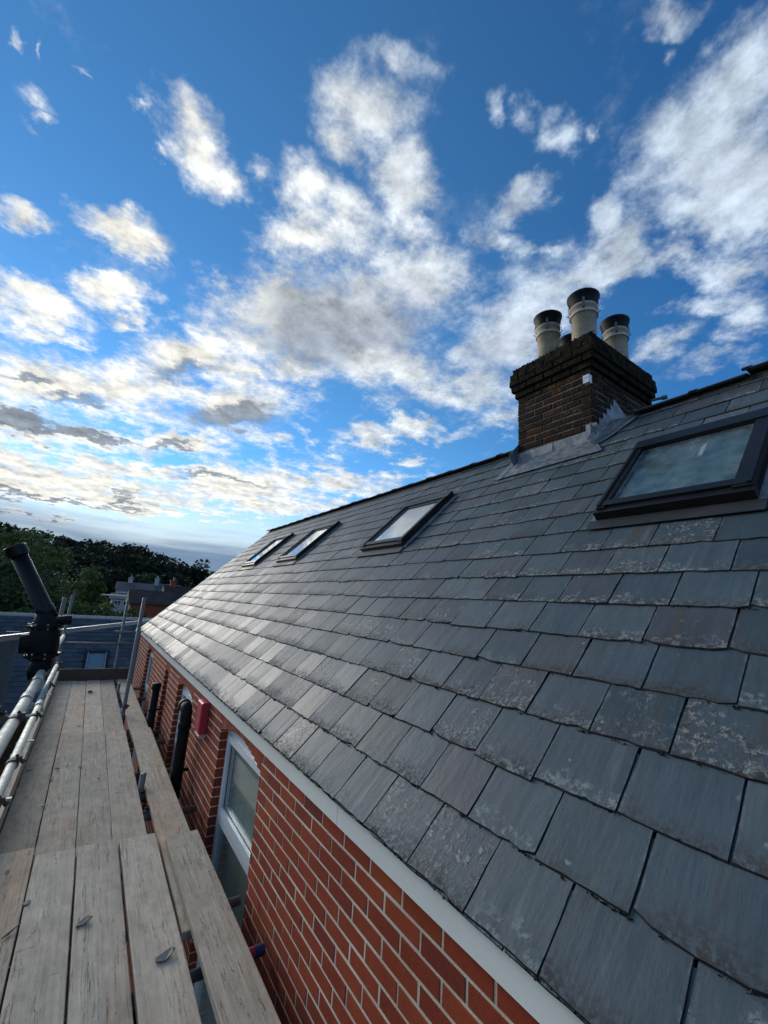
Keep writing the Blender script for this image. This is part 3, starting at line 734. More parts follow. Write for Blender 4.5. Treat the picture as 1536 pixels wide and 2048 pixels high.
# ---- windows
def window(o, transom, name='window'):
    a, b, h, rise, zb = o; zt = h+rise+.02; xf = WX+.066
    root = obj(name, MB().box((xf+.03, (a+b)/2, zb+.02), (.06, b-a-.004, .04)), M_white, house)
    m = MB()
    def bar(y0, y1, z0, z1, x0=0.0, dx=.06): m.box((xf+x0+dx/2, (y0+y1)/2, (z0+z1)/2), (dx, y1-y0, z1-z0))
    w_ = .055
    bar(a+.002, a+w_, zb+.04, zt); bar(b-w_, b-.002, zb+.04, zt); bar(a+w_, b-w_, zt-.13, zt)
    bar(a+w_, b-w_, transom-.035, transom+.035)
    # casement sash sits proud
    s0, s1 = transom+.036, zt-.131
    for y0, y1, z0, z1 in ((a+w_, a+w_+.05, s0, s1), (b-w_-.05, b-w_, s0, s1), (a+w_+.05, b-w_-.05, s1-.05, s1), (a+w_+.05, b-w_-.05, s0, s0+.055)): bar(y0, y1, z0, z1, -.012, .06)
    obj('frame', m, M_white, root)
    g = MB(); g.box((xf+.022, (a+b)/2, (s0+s1)/2), (.008, b-a-2*w_-.096, s1-s0-.10)); obj('pane', g, M_glass, root)
    g = MB(); g.box((xf+.03, (a+b)/2, (zb+.04+transom-.035)/2), (.008, b-a-2*w_, transom-.035-zb-.04)); obj('pane', g, M_glass, root)
    k = MB()
    for z0, z1 in ((s0+.052, s1-.048),):
        for y in (a+w_+.052, b-w_-.052): k.box((xf+.016, y, (z0+z1)/2), (.006, .006, z1-z0))
        k.box((xf+.016, (a+b)/2, z0), (.006, b-a-2*w_-.1, .006)); k.box((xf+.016, (a+b)/2, z1), (.006, b-a-2*w_-.1, .006))
    obj('gasket', k, M_black, root)
    r = MB()   # room behind
    x0, x1 = xf+.07, xf+2.2; ya, yb = a-.5, b+.5; za, zc = zb-.7, zt+.2
    r.add([(x1, ya, za), (x1, yb, za), (x1, yb, zc), (x1, ya, zc), (x0, ya, za), (x0, yb, za), (x0, yb, zc), (x0, ya, zc)], [(0, 1, 2, 3), (0, 4, 5, 1), (3, 2, 6, 7), (0, 3, 7, 4), (1, 5, 6, 2)])
    obj('room', r, M_room, root)
    l = MB(); l.box((xf+.056, (a+b)/2, (zb+zt)/2), (.004, b-a-.02, zt-zb-.02)); obj('curtain', l, M_blind, root)
    s = MB(); s.box((WX+.03, (a+b)/2, zb-.02), (.19, b-a-.006, .04)); obj('sill', s, M_white, root)
for o, t in zip(OPEN, (-1.80, -1.86, -1.86, -1.86)):
    if o[1]-o[0] > .5: window(o, t)
    else:
        m = MB(); m.box((WX+.16, (o[0]+o[1])/2, (o[2]+o[4])/2+.02), (.04, o[1]-o[0], o[2]+.06-o[4])); r_ = obj('slit_window', m, M_white, house)
        m = MB(); m.box((WX+.138, (o[0]+o[1])/2, (o[2]+o[4])/2), (.006, o[1]-o[0]-.10, o[2]-o[4]-.12)); obj('pane', m, M_glass, r_)
# ---- soil pipes on the wall
m = MB(); px, py = 1.045, 5.06
m.path([(px, py+.17, -1.165), (px, py+.06, -1.165), (px, py+.02, -1.175), (px, py, -1.21), (px, py, -1.30), (px, py, GZ)], [.056]*6, 18)
m.tube((px, py+.10, -1.165), (px, py+.175, -1.165), .064, n=18); m.tube((px, py, -1.28), (px, py, -1.36), .063, n=18)
pp = obj('soil_pipe', m, M_pipe, house, smooth=True, label='black pipe with a bend at its top')
m = MB(); m.box((px+.03, py, -1.75), (.14, .03, .03)); m.tube((px, py, -1.76), (px, py, -1.74), .064, n=18); obj('pipe_bracket', m, M_black, pp)
px, py = 1.055, 7.45
m = MB(); m.tube((px, py, -1.335), (px, py, GZ), .055, n=18); m.tube((px, py, -1.33), (px, py, -1.42), .063, n=18)
pp = obj('soil_pipe', m, M_pipe, house, smooth=True, label='black pipe with a straight cut top')
m = MB(); m.box((px+.03, py, -1.70), (.14, .03, .03)); m.tube((px, py, -1.71), (px, py, -1.69), .063, n=18); obj('pipe_bracket', m, M_black, pp)

# ---- roof windows
M_apron = plain('dark_grey_flashing', (.045, .046, .046), .6, .2, 20, .3, .1)
def roof_window(a, b, s0, s1, big=False):
    root = obj('roof_window', MB().prism([RP(a-.015, s0-.015, .004), RP(b+.015, s0-.015, .004), RP(b+.015, s1+.015, .004), RP(a-.015, s1+.015, .004)], N*.026), M_deckdark, house)
    H = .10 if big == 1 else .085
    def slab(y0, y1, t0, t1, n0, n1): m.prism([RP(y0, t0, n0), RP(y1, t0, n0), RP(y1, t1, n0), RP(y0, t1, n0)], N*(n1-n0))
    m = MB(); fl, fr = (.080, .052)
    slab(a, a+fl, s0+.03, s1-.02, .031, H); slab(b-fr, b, s0+.03, s1-.02, .031, H)
    slab(a-.012, b+.012, s0-.005, s0+.05, .032, H-.012)          # bottom rail, stepped
    slab(a+.01, b-.01, s0+.051, s0+.11, .032, H+.004)
    slab(a-.010, b+.010, s1-.12, s1, .032, H+.008)               # hood
    slab(a+.001, a+.02, s0+.05, s1-.121, H+.001, H+.012); slab(b-.02, b-.001, s0+.05, s1-.121, H+.001, H+.012)
    obj('frame', m, M_frame, root)
    m = MB(); slab(a+fl+.002, b-fr-.002, s0+.112, s1-.122, .058, .066); obj('pane', m, M_dirtyglass if big == 1 else M_roofglass, root)
    m = MB(); slab(a+fl, b-fr, s0+.10, s1-.11, .030, .034); obj('blind', m, M_blind, root)
    m = MB()
    for y0, y1 in ((a+fl, a+fl+.010), (b-fr-.010, b-fr)): slab(y0, y1, s0+.111, s1-.121, .066, .074)
    slab(a+fl+.011, b-fr-.011, s0+.111, s0+.121, .066, .073); slab(a+fl+.011, b-fr-.011, s1-.131, s1-.121, .066, .073)
    obj('glazing_bead', m, M_lead, root)
    m = MB(); slab(a-.075, a-.013, s0-.02, s1-.02, .024, .032); obj('side_flashing', m, M_lead, root)
    m = MB(); slab(b+.013, b+.05, s0-.02, s1-.02, .024, .032); obj('side_flashing', m, M_lead, root)
    m = MB(); slab(a-.05, b+.05, s0-.105, s0-.006, .028, .033); obj('apron', m, M_apron, root)
    if big:
        m = MB(); q = random.Random(4)
        for i in range(46):
            y = q.uniform(a+fl, b-fr); t = s0+.108+q.uniform(-.008, .012); h = q.uniform(.003, .008)
            m.box(RP(y, t, .078), (h*2, h*3, h))
        obj('dirt', m, M_ring, root, kind='stuff')
for i, q in enumerate(SKY): roof_window(*q, big=(1, 2, 0, 0)[i])

# ---- chimney
m = MB(); ZB, ZS = 1.25, 2.475
m.box(((CHX0+CHX1)/2, (CHY0+CHY1)/2, (ZB+ZS+.3)/2), (CHX1-CHX0-.016, CHY1-CHY0-.016, ZS+.3-ZB))
chim = obj('chimney', m, M_stackm, house, label='old dark brick chimney stack blotched with moss and orange lichen')
rg = random.Random(11)
def stack_course(z0, proud, odd):
    x0, x1, y0, y1 = CHX0-proud, CHX1+proud, CHY0-proud, CHY1+proud; d = .1025
    def run(a, b, first):
        out = []; p_ = a; L = first
        while p_ < b-.02:
            e = min(p_+L, b)
            if b-e < .05: e = b
            out.append((p_, e)); p_ = e+JT; L = BL
        return out
    # front and back run the full width, sides between them, turn about
    for x, sg in ((x0, -1), (x1, 1)):
        a, b = (y0, y1) if odd else (y0+d+JT, y1-d-JT)
        for p_, e in run(a, b, BL): yield ((x-sg*d/2, (p_+e)/2, z0+BH/2), (d, e-p_, BH), (0, sg))
    for y, sg in ((y0, -1), (y1, 1)):
        a, b = (x0+d+JT, x1-d-JT) if odd else (x0, x1)
        for p_, e in run(a, b, BL): yield (((p_+e)/2, y-sg*d/2, z0+BH/2), (e-p_, d, BH), (1, sg))
z = ZS-PH; c = 0; cnt = 0
rest = MB()
while z > ZB:
    for ctr, size, face in stack_course(z, 0, c % 2):
        zz = E0.z+D.z/D.x*(ctr[0]-E0.x) if ctr[0] < XR else 2*ZR-(E0.z+D.z/D.x*(ctr[0]-E0.x))
        if z < zz-.12: continue
        ctr = (ctr[0]+rg.uniform(-.003, .003), ctr[1]+rg.uniform(-.003, .003), ctr[2]+rg.uniform(-.002, .002))
        visible = face[1] < 0
        if visible:
            q = MB(); q.box((0, 0, 0), size, Euler((rg.uniform(-.01, .01), rg.uniform(-.01, .01), rg.uniform(-.01, .01))).to_matrix(), cham=.007, face=face)
            o = obj('stack_brick', q, M_stack, chim); o.location = ctr
        else: rest.box(ctr, size, cham=.007, face=face)
    z -= PH; c += 1
obj('rear_stack_bricks', rest, M_stack, chim, kind='stuff')
# oversailing courses, thick with moss
for z0, proud, kk in ((ZS, .022, 1), (ZS+PH, .052, 0), (ZS+2*PH, .068, 1), (ZS+3*PH, .062, 0), (ZS+4*PH, .040, 1)):
    for ctr, size, face in stack_course(z0, proud, kk):
        q = MB(); q.box((0, 0, 0), (size[0]+.004, size[1]+.004, size[2]+.009), Euler((rg.uniform(-.02, .02), rg.uniform(-.02, .02), rg.uniform(-.012, .012))).to_matrix(), cham=.008, face=face)
        o = obj('cap_brick', q, M_mossy, chim); o.location = ctr
m = MB(); x0, x1, y0, y1 = CHX0-.03, CHX1+.03, CHY0-.03, CHY1+.03; zt = ZS+5*PH
gx, gy = 13, 10; vs = []
for j in range(gy+1):
    for i in range(gx+1):
        e = min(i, gx-i, j, gy-j); h = (0, .035, .055, .065)[min(e, 3)]+rg.uniform(-.012, .014)
        vs.append((x0+(x1-x0)*i/gx+rg.uniform(-.012, .012), y0+(y1-y0)*j/gy+rg.uniform(-.012, .012), zt-.02+h))
m.add(vs, [(j*(gx+1)+i, j*(gx+1)+i+1, (j+1)*(gx+1)+i+1, (j+1)*(gx+1)+i) for j in range(gy) for i in range(gx)])
m.box(((x0+x1)/2, (y0+y1)/2, zt-.06), (x1-x0-.04, y1-y0-.04, .09))
obj('flaunching', m, M_mossy, chim)
m = MB()
for i in range(1500):   # moss cushions on the cap
    s_ = rg.choice((0, 0, 1)); zz = rg.uniform(ZS+.03, zt+.03); t = rg.random(); h = rg.uniform(.005, .014)
    pr = (.020, .050, .066, .060, .038, .0)[max(0, min(5, int((zz-ZS)/PH)))]-.002
    P = Vector((CHX0-pr, CHY0-.05+t*(CHY1-CHY0+.1), zz)) if s_ == 0 else Vector((CHX0-.05+t*(CHX1-CHX0), CHY0-pr, zz))
    vs = [P+Vector((rg.uniform(-1, 1), rg.uniform(-1, 1), rg.uniform(-.7, .7)))*h for _ in range(6)]
    m.add(vs, [(0, 1, 2), (0, 2, 3), (0, 3, 4), (0, 4, 5), (1, 2, 5), (2, 3, 5), (3, 4, 5), (1, 4, 5)])
obj('moss', m, M_mossy, chim, kind='stuff')
# pots and cowls
def pot(x, y, zb, h, r, tilt=(0, 0)):
    Mx = Matrix.Translation((x, y, zb)) @ Euler((tilt[0], tilt[1], 0)).to_matrix().to_4x4()
    m = MB(); m.lathe([(r*.96, 0), (r*.98, h*.45), (r*1.0, h*.74), (r*1.10, h*.76), (r*1.10, h*.80), (r*1.02, h*.82), (r*1.04, h*.90), (r*1.12, h*.92), (r*1.12, h*.985), (r*1.04, h), (r*.80, h), (r*.78, h*.6)], Mx, 32)
    p_ = obj('chimney_pot', m, M_pot, chim, smooth=False)
    p_.data.polygons.foreach_set('use_smooth', [True]*len(p_.data.polygons))
    m = MB(); m.lathe([(r*1.115, h*.755), (r*1.14, h*.765), (r*1.14, h*.80), (r*1.115, h*.81)], Mx, 32); obj('pot_band', m, M_ring, chim, smooth=True)
    m = MB(); hz = h*.97
    m.lathe([(r*.90, hz-.01), (r*1.04, hz+.012), (r*1.08, hz+.04), (r*1.27, hz+.125), (r*1.30, hz+.130), (r*1.31, hz+.148), (r*1.27, hz+.153), (r*.95, hz+.170), (r*.4, hz+.185), (.001, hz+.188)], Mx, 32)
    obj('cowl', m, M_pipe, chim, smooth=True)
    for k in range(4):
        m = MB(); a = k*pi/2+.55; e = Vector((cos(a), sin(a), 0)); t_ = Vector((-sin(a), cos(a), 0))
        q = [(1.06, hz-.075), (1.17, hz-.06), (1.17, hz+.02), (1.12, hz+.06)]
        for (r0, z0), (r1, z1) in zip(q, q[1:]):
            c4 = [Mx @ (e*r*r0+t_*.011+Vector((0, 0, z0))), Mx @ (e*r*r0-t_*.011+Vector((0, 0, z0))), Mx @ (e*r*r1-t_*.011+Vector((0, 0, z1))), Mx @ (e*r*r1+t_*.011+Vector((0, 0, z1)))]
            m.prism(c4, e*.004)
        m.tube(Mx @ (e*r*1.16+Vector((0, 0, hz-.055))), Mx @ (e*r*1.34+Vector((0, 0, hz-.045))), .005, n=6)
        obj('cowl_strap', m, M_tube, chim)
zc = zt+.035
pot(3.90, 2.655, zc-.03, .50, .122, (.02, -.03)); pot(3.90, 2.215, zc-.02, .50, .128, (.0, .015)); pot(4.55, 2.20, zc-.02, .50, .122, (-.02, .02)); pot(4.52, 2.74, zc+.02, .49, .125)
m = MB(); m.box((CHX0-.030, 2.060, 2.325), (.055, .060, .085)); m.box((CHX0-.059, 2.060, 2.34), (.004, .05, .006))
obj('junction_box', m, M_white, chim)
m = MB(); m.tube((4.80, 2.14, 2.497), (4.985, 1.912, 2.552), .017, n=8); m.tube((4.965, 1.937, 2.545), (4.995, 1.90, 2.555), .026, n=8)
obj('aerial_bracket', m, M_tube, chim)
# lead work
def zroof(x): return E0.z+D.z/D.x*(x-E0.x) if x <= XR else 2*ZR-(E0.z+D.z/D.x*(x-E0.x))
m = MB(); sB = (CHX0-E0.x)/D.x
m.prism([RP(CHY0-.20, sB-.30, .030), RP(CHY1+.09, sB-.34, .030), RP(CHY1+.06, sB+.02, .030), RP(CHY0-.02, sB+.02, .030)], N*.004)
m.prism([Vector((CHX0-.006, CHY0-.02, zroof(CHX0)-.03)), Vector((CHX0-.006, CHY1+.02, zroof(CHX0)-.03)), Vector((CHX0-.006, CHY1+.02, zroof(CHX0)+.125)), Vector((CHX0-.006, CHY0-.02, zroof(CHX0)+.145))], (-.004, 0, 0))
m.prism([Vector((CHX0-.012, 2.47, zroof(CHX0)-.02)), Vector((CHX0-.012, 2.50, zroof(CHX0)-.02)), Vector((CHX0-.012, 2.50, zroof(CHX0)+.13)), Vector((CHX0-.012, 2.47, zroof(CHX0)+.13))], (-.003, 0, 0))
obj('apron_flashing', m, M_lead, chim)
m = MB(); poly = [Vector((CHX0-.07, CHY0-.006, zroof(CHX0)-.05))]
x = CHX0-.045; zz = zroof(CHX0)+.10; poly.append(Vector((x-.02, CHY0-.006, zz+.10)))
xs = [CHX0+.02+.075*i for i in range(5)]
for i, x in enumerate(xs):
    poly.append(Vector((x, CHY0-.006, zroof(CHX0)+.145+.075*i))); poly.append(Vector((x+.008, CHY0-.006, zroof(CHX0)+.225+.075*i)))
for q in ((CHX0+.37, zroof(CHX0)+.50), (CHX0+.40, zroof(CHX0)+.60), (CHX0+.46, zroof(CHX0)+.57), (CHX0+.84, zroof(CHX0)+.36), (CHX0+.86, zroof(CHX0)-.05)): poly.append(Vector((q[0], CHY0-.006, q[1])))
poly.append(Vector((XR, CHY0-.006, ZR+.02)))
m.prism(poly, (0, -.004, 0))
# roof-side gutter sheet, dished against the stack
cs = []
for s_, wdt in ((sB-.10, .10), (sB-.02, .17), (sB+.12, .24), (sB+.26, .30), (SR-.02, .34)):
    cs.append([RP(CHY0-.005, s_, .10), RP(CHY0-.05, s_, .045), RP(CHY0-wdt*.6, s_, .030), RP(CHY0-wdt, s_, .034), RP(CHY0-wdt-.006, s_, .030)])
vs = [v for r in cs for v in r]
m.add(vs, [(i*5+j, i*5+j+1, (i+1)*5+j+1, (i+1)*5+j) for i in range(4) for j in range(4)])
m.prism([Vector((CHX0-.012, CHY0-.03, zroof(CHX0)-.10)), Vector((CHX0-.012, CHY0+.055, zroof(CHX0)-.03)), Vector((CHX0-.012, CHY0+.065, zroof(CHX0)+.205)), Vector((CHX0-.012, CHY0-.045, zroof(CHX0)+.20))], (-.005, 0, 0))
obj('step_flashing', m, M_lead, chim)
m = MB()
m.prism([RP(CHY1+.005, sB-.35, .034), RP(CHY1+.105, sB-.35, .034), RP(CHY1+.055, SR-.02, .036), RP(CHY1+.005, SR-.02, .036)], N*.004)
m.prism([RP(CHY1+.005, sB-.06, .03), RP(CHY1+.005, SR, .03), RP(CHY1+.005, SR, .18), RP(CHY1+.005, sB-.04, .16)], (0, .005, 0))
obj('side_flashing', m, M_lead, chim)
# ------------------------------------------------------------------ alarm box on the wall
ab = thing('alarm_box', 'red alarm box under the white fascia beside the bent black pipe', 'alarm box', (WX, 4.66, -1.3))
m = MB(); m.box((WX-.042, 4.66, -1.155), (.072, .20, .285), cham=.012, face=(0, -1)); obj('cover', m, M_red, ab)
m = MB(); m.box((WX-.036, 4.66, -1.315), (.066, .19, .035), cham=.01, face=(0, -1)); obj('base', m, M_cream, ab)

# ------------------------------------------------------------------ scaffold
ZD = -1.80
scaf = thing('scaffold', 'steel tube scaffold with galvanised guard rails along the brick wall', 'scaffold', (.4, 5, GZ))
def tube(name, a, b, r=.0262, mt=None, n=14):
    q = MB(); q.tube(a, b, r, n=n); return obj(name, q, mt or M_tube, scaf, smooth=False if False else True)
def coupler(P, ax, mt=M_rust):
    q = MB(); ax = Vector(ax).normalized(); P = Vector(P)
    q.tube(P-ax*.028, P+ax*.028, .034, n=14); o_ = ax.orthogonal().normalized(); e = ax.cross(o_)
    q.box(P+o_*.042, (.03, .03, .03)); q.tube(P+o_*.045-e*.03, P+o_*.045+e*.035, .008, n=6); q.tube(P+o_*.045+e*.02, P+o_*.045+e*.038, .014, n=6)
    obj('coupler', q, mt, scaf)
RX = -.215
# guard rails: tubes joined by sleeves
for z_, segs in ((-.70, ((-1.2, 4.15), (4.20, 7.75))), (-1.09, ((-1.2, 5.2), (5.25, 7.6)))):
    for k, (a, b) in enumerate(segs): tube('guard_rail', (RX-.006*k, a, z_+.010*k), (RX-.006*k, b, z_+.004*k), .0255 if z_ < -1 else (.0285, .0255)[k], M_galv, 18)
for y_, z_ in ((4.17, -.70), (5.22, -1.09), (3.55, -.70)):
    q = MB(); q.tube((RX, y_-.07, z_+.003), (RX, y_+.07, z_+.003), .0335, n=18); q.box((RX+.02, y_, z_-.04), (.04, .05, .03)); q.tube((RX+.02, y_-.01, z_-.075), (RX+.02, y_-.01, z_-.02), .007, n=6); obj('sleeve', q, M_galv, scaf)
for y_ in (7.70, 10.75, 3.0, -.9):
    tube('standard', (-.315, y_, GZ), (-.305, y_, -.16 if y_ > 5 else -.62))
    for z_ in (-.70, -1.09):
        if y_ < 9: coupler((-.27, y_, z_), (1, 0, 0)); coupler((RX, y_-.01, z_), (0, 1, 0))
for y_, z_ in ((4.75, -1.09), (3.62, -1.09), (6.1, -1.09)): coupler((RX, y_, z_), (0, 1, 0))
tube('standard', (.716, 7.70, GZ), (.700, 7.70, -.095)); tube('standard', (.705, 10.78, GZ), (.675, 10.78, -.21))
coupler((.714, 7.66, -1.68), (0, 0, 1)); coupler((.705, 10.75, -1.67), (0, 0, 1), M_galv)
tube('end_rail', (-.32, 10.70, -1.10), (1.0, 10.70, -1.105)); tube('end_rail', (.55, 10.72, -.865), (1.03, 10.72, -.87)); coupler((.69, 10.74, -1.10), (0, 0, 1)); coupler((.68, 10.74, -.865), (0, 0, 1))
# transoms under the boards, some reaching the wall
ZTR = ZD-.038-.028
for y_, x1 in ((.35, 1.10), (1.5, 1.06), (3.05, 1.125), (4.42, 1.12), (5.42, 1.11), (6.45, 1.13), (6.90, 1.13), (7.9, 1.05), (9.0, 1.13), (9.95, 1.14), (10.5, 1.02)):
    tube('transom', (-.42, y_, ZTR), (x1, y_, ZTR))
tube('transom', (-.42, 2.60, ZTR), (1.125, 2.60, ZTR+.004))
q = MB(); q.tube((1.045, 2.60, ZTR+.004), (1.072, 2.60, ZTR+.004), .0278, n=14); obj('red_tape', q, M_red, scaf)
q = MB(); q.tube((1.073, 2.60, ZTR+.004), (1.128, 2.60, ZTR+.004), .0276, n=14); obj('blue_tape', q, plain('blue_tape', (.02, .035, .12), .5), scaf)
q = MB(); q.tube((1.020, 2.60, ZTR+.004), (1.044, 2.60, ZTR+.004), .0275, n=14); obj('white_tape', q, M_white, scaf)
tube('ledger', (-.37, -1.2, ZTR-.05), (-.37, 10.9, ZTR-.05)); tube('ledger', (.60, -1.2, ZTR-.05), (.60, 10.9, ZTR-.05))
tube('standard', (.709, 4.88, GZ), (.711, 4.88, -1.675)); tube('standard', (.717, 9.42, GZ), (.712, 9.42, -1.66))
for y_ in (4.80, 6.85, 6.60, 4.45): coupler((.725, y_, ZTR+.01), (1, 0, 0))
# ------------------------------------------------------------------ boards: each lies loose on the tubes
rg = random.Random(17)
def board(x0, x1, y0, y1, z0, z1, label, twist=0.0, tint=None, name='scaffold_board', skew=0.0, bright=None):
    """top at z0 (near end) and z1 (far end)"""
    n = 14; vs = []; t = .038; uvs = []; fs = []
    for i in range(n+1):
        f = i/n; y = y0+(y1-y0)*f; z = z0+(z1-z0)*f+.004*sin(f*7+x0*9)*.6; w = skew*f
        e0, e1 = rg.uniform(-.0018, .0018), rg.uniform(-.0018, .0018)
        c = .004
        tw = twist*(f-.5)
        prof = [(x0+e0+w, z-t), (x0+e0+w, z-c-tw), (x0+e0+c+w, z-tw), (x1+e1-c+w, z+tw), (x1+e1+w, z-c+tw), (x1+e1+w, z-t)]
        for x, zz in prof: vs.append((x, y+(rg.uniform(-.006, .006) if i in (0, n) else 0), zz))
    us = [0, .034, .038, .038+(x1-x0), .042+(x1-x0), .076+(x1-x0)]
    m6 = 6
    for i in range(n):
        for j in range(6):
            k = (j+1) % 6
            fs.append((i*6+j, i*6+k, (i+1)*6+k, (i+1)*6+j))
            ya, yb = y0+(y1-y0)*i/n, y0+(y1-y0)*(i+1)/n; uk = us[k] if k else us[5]+.2
            uvs.append([(ya, us[j]), (ya, uk), (yb, uk), (yb, us[j])])
    fs.append((0, 1, 2, 3, 4, 5)); uvs.append([(vs[k][2]*.3, vs[k][0]) for k in fs[-1]])
    fs.append(tuple(n*6+k for k in range(6))); uvs.append([(vs[k][2]*.3, vs[k][0]) for k in fs[-1]])
    q = MB(); q.add(vs, fs, uvs); o = obj(name, q, M_wood, label=label, cat='board', group='scaffold boards of the walkway'); t_ = rg.uniform(.35, .62) if tint is None else tint; o.color = (t_, .5*(bright or rg.uniform(.85, 1.15)), t_, 1); return o
U = .038
NB = [(-.235, -.006, 'orange-tinged board at the near left, beside the lowest guard rail'), (.004, .226, 'grey-green board of the near row, second from the guard rail'), (.238, .470, 'grey board of the near row with a slate chip lying on it'), (.488, .715, 'wide grey board of the near row carrying a bent slate scrap')]
for i, (a, b, l) in enumerate(NB): board(a, b, -1.3, (4.03, 3.90, 3.915, 3.89)[i], ZD+.002, ZD+U+.008, l, (.004, -.003, .006, .003)[i], tint=(.85, .40, .52, .36)[i], bright=(1.1, 1.12, 1.0, 1.14)[i])
board(.785, 1.005, -1.3, 3.77, ZD+.045, ZD+U+.016, 'raised thick board nearest the brick wall, its long side edge showing', .004, skew=-.012, tint=.25)
MBD = [(-.235, -.008, 'dark damp board of the middle row against the timber toe board'), (-.001, .228, 'orange-brown board of the middle row crossed by slate chips'), (.232, .452, 'middle row board with a long crack, third from the guard rail'), (.456, .680, 'middle row board with one black knot, beside the dark gap')]
for i, (a, b, l) in enumerate(MBD): board(a, b, 3.55, (6.86, 6.80, 6.76, 6.73)[i], ZD-.002, ZD+U, l, (.003, -.004, .002, .004)[i], tint=(.35, .72, .42, .52)[i], bright=(.72, .92, .88, .98)[i])
board(.742, .966, 2.83, 6.74, ZD-.004, ZD+U, 'inner board of the middle row that runs on, orange, under the near boards', .003, skew=.004, tint=.62)
FB = [(-.235, -.004, 'far row board scattered with grit along the timber toe board'), (.000, .226, 'far row board stained orange near the end of the walkway'), (.232, .456, 'far row board with a white chip and a clod on it'), (.460, .685, 'far row board left of the inner scaffold post'), (.748, .972, 'far row board between the inner scaffold post and the brick wall')]
for i, (a, b, l) in enumerate(FB): board(a, b, 6.45, 10.60+(.03, -.02, .02, 0, .05)[i], ZD-.001*i, ZD-.002, l, .003, tint=(.4, .85, .45, .4, .35)[i])
# toe boards stand on edge
q = MB(); q.box((-.262, 4.85, ZD+.09), (.036, 11.5, .20)); t_ = obj('toe_board', q, M_wood, label='timber toe board on edge along the left of the walkway', cat='board', group='scaffold boards of the walkway'); t_.color = (.5, .5, .5, 1)
q = MB(); q.box((.38, 10.68, ZD+.105), (1.27, .036, .215)); obj('toe_board', q, plain('dark_wet_timber', (.075, .055, .04), .85, 0, 25, .4, .3), label='dark brown toe board across the far end of the walkway', cat='board', group='scaffold boards of the walkway')
# straps that hold the toe board
for i, y_ in enumerate((4.55, 6.05, 8.4)):
    q = MB(); q.box((-.262, y_, ZD+.193), (.075, .035, .006)); q.box((-.225, y_, ZD+.17), (.004, .03, .05)); q.box((-.30, y_, ZD+.17), (.004, .03, .05)); obj('toe_board_clip', q, M_galv, scaf)
# ------------------------------------------------------------------ slate chips and bits on the boards
def deck(x, y):
    if y > 6.75: return ZD
    if y > 3.9: return ZD-.002+(y-3.55)/3.25*U
    return ZD+.002+(y+1.3)/5.2*U
M_chip = plain('slate_chip', (.10, .11, .115), .6, 0, 60, .3, .3); M_pale = plain('pale_chip', (.55, .55, .50), .6, 0, 60, .2, .2)
CH = [(-.193, 5.649, .055, .02, .3, 0, 'long thin slate chip on the dark board by the toe board'), (-.001, 5.35, .06, .018, 1.0, 0, 'slate sliver lying aslant over a board gap beside two smaller chips'), (.03, 5.60, .045, .012, .1, 0, 'short slate sliver just beyond the aslant sliver'),
      (.222, 5.561, .04, .025, .0, 0, 'blunt slate chip at the gap in the middle of the walkway'), (.108, 5.645, .03, .014, .8, 0, 'tiny flake left of the blunt slate chip'), (.373, 5.186, .025, .02, .6, 0, 'small dark crumb right of the walkway middle'),
      (-.009, 4.759, .045, .016, .5, 0, 'pointed pale flake bridging the gap, nearest of the middle row chips'), (.012, 3.384, .045, .03, .9, 0, 'squarish chip at the edge of the near grey-green board'), (.283, 3.075, .085, .05, .25, 0, 'slate chip with a thin tail on the near grey board'),
      (-.030, 3.16, .09, .008, .75, 0, 'dark splinter on the near orange board'), (.628, 2.641, .10, .06, .2, 0, 'large bent slate scrap near the bottom of the walkway'), (.179, 7.245, .055, .02, .1, 1, 'bright white chip on the far boards'), (.285, 9.376, .09, .05, 0, 2, 'brown clod near the dark toe board at the far end')]
for x, y, a, b, r, k, l in CH:
    q = MB(); e = Matrix.Rotation(r, 3, 'Z'); n_ = 7
    pts = []
    for j in range(n_):
        t = 2*pi*j/n_; pts.append(e @ Vector((cos(t)*a*.5*rg.uniform(.75, 1.15), sin(t)*b*.5*rg.uniform(.7, 1.2), rg.uniform(.001, .006)+(.012 if a > .08 and cos(t) > .4 and k == 0 else 0))))
    h = .006 if k < 2 else .035
    P = Vector((x, y, deck(x, y)+.005))
    top = [P+v*(1 if k < 2 else .55)+Vector((0, 0, h)) if k == 2 else P+v+Vector((0, 0, h)) for v in pts]
    q.add([P+v for v in pts]+top, [tuple(range(n_)), tuple(range(n_, 2*n_))]+[(j, (j+1) % n_, n_+(j+1) % n_, n_+j) for j in range(n_)])
    obj('slate_chip' if k < 2 else 'clod', q, (M_chip, M_pale, M_rust)[k], label=l, cat='chip' if k < 2 else 'clod', group='debris on the boards')
# ------------------------------------------------------------------ black flue clamped on the guard rail
YP = 4.55
fl = thing('black_flue', 'black flue pipe with capped end and bolted collar leaning on the guard rails', 'pipe', (-.24, YP, -.70))
A = Vector((-.275, YP, -.235)); Bt = Vector((-.560, YP-.03, .245)); ax = (Bt-A).normalized()
q = MB(); q.path([A-ax*.05, A+ax*.06, A+ax*.065, Bt], [.066, .066, .060, .058], 28); obj('pipe', q, M_black, fl, smooth=True)
q = MB(); q.path([Bt-ax*.035, Bt-ax*.03, Bt+ax*.045, Bt+ax*.05], [.066, .074, .074, .068], 28); q.path([Bt+ax*.046, Bt+ax*.054], [.055, .05], 28); obj('end_cap', q, M_black, fl)
Hc = Vector((-.252, YP, -.45)); a2 = Vector((-.10, 0, 1)).normalized()
q = MB(); q.path([Hc-a2*.16, Hc-a2*.14, Hc-a2*.06, Hc+a2*.06, Hc+a2*.15, A+ax*.02], [.060, .092, .105, .105, .085, .064], 24); hb = obj('collar', q, M_blackm, fl, smooth=True)
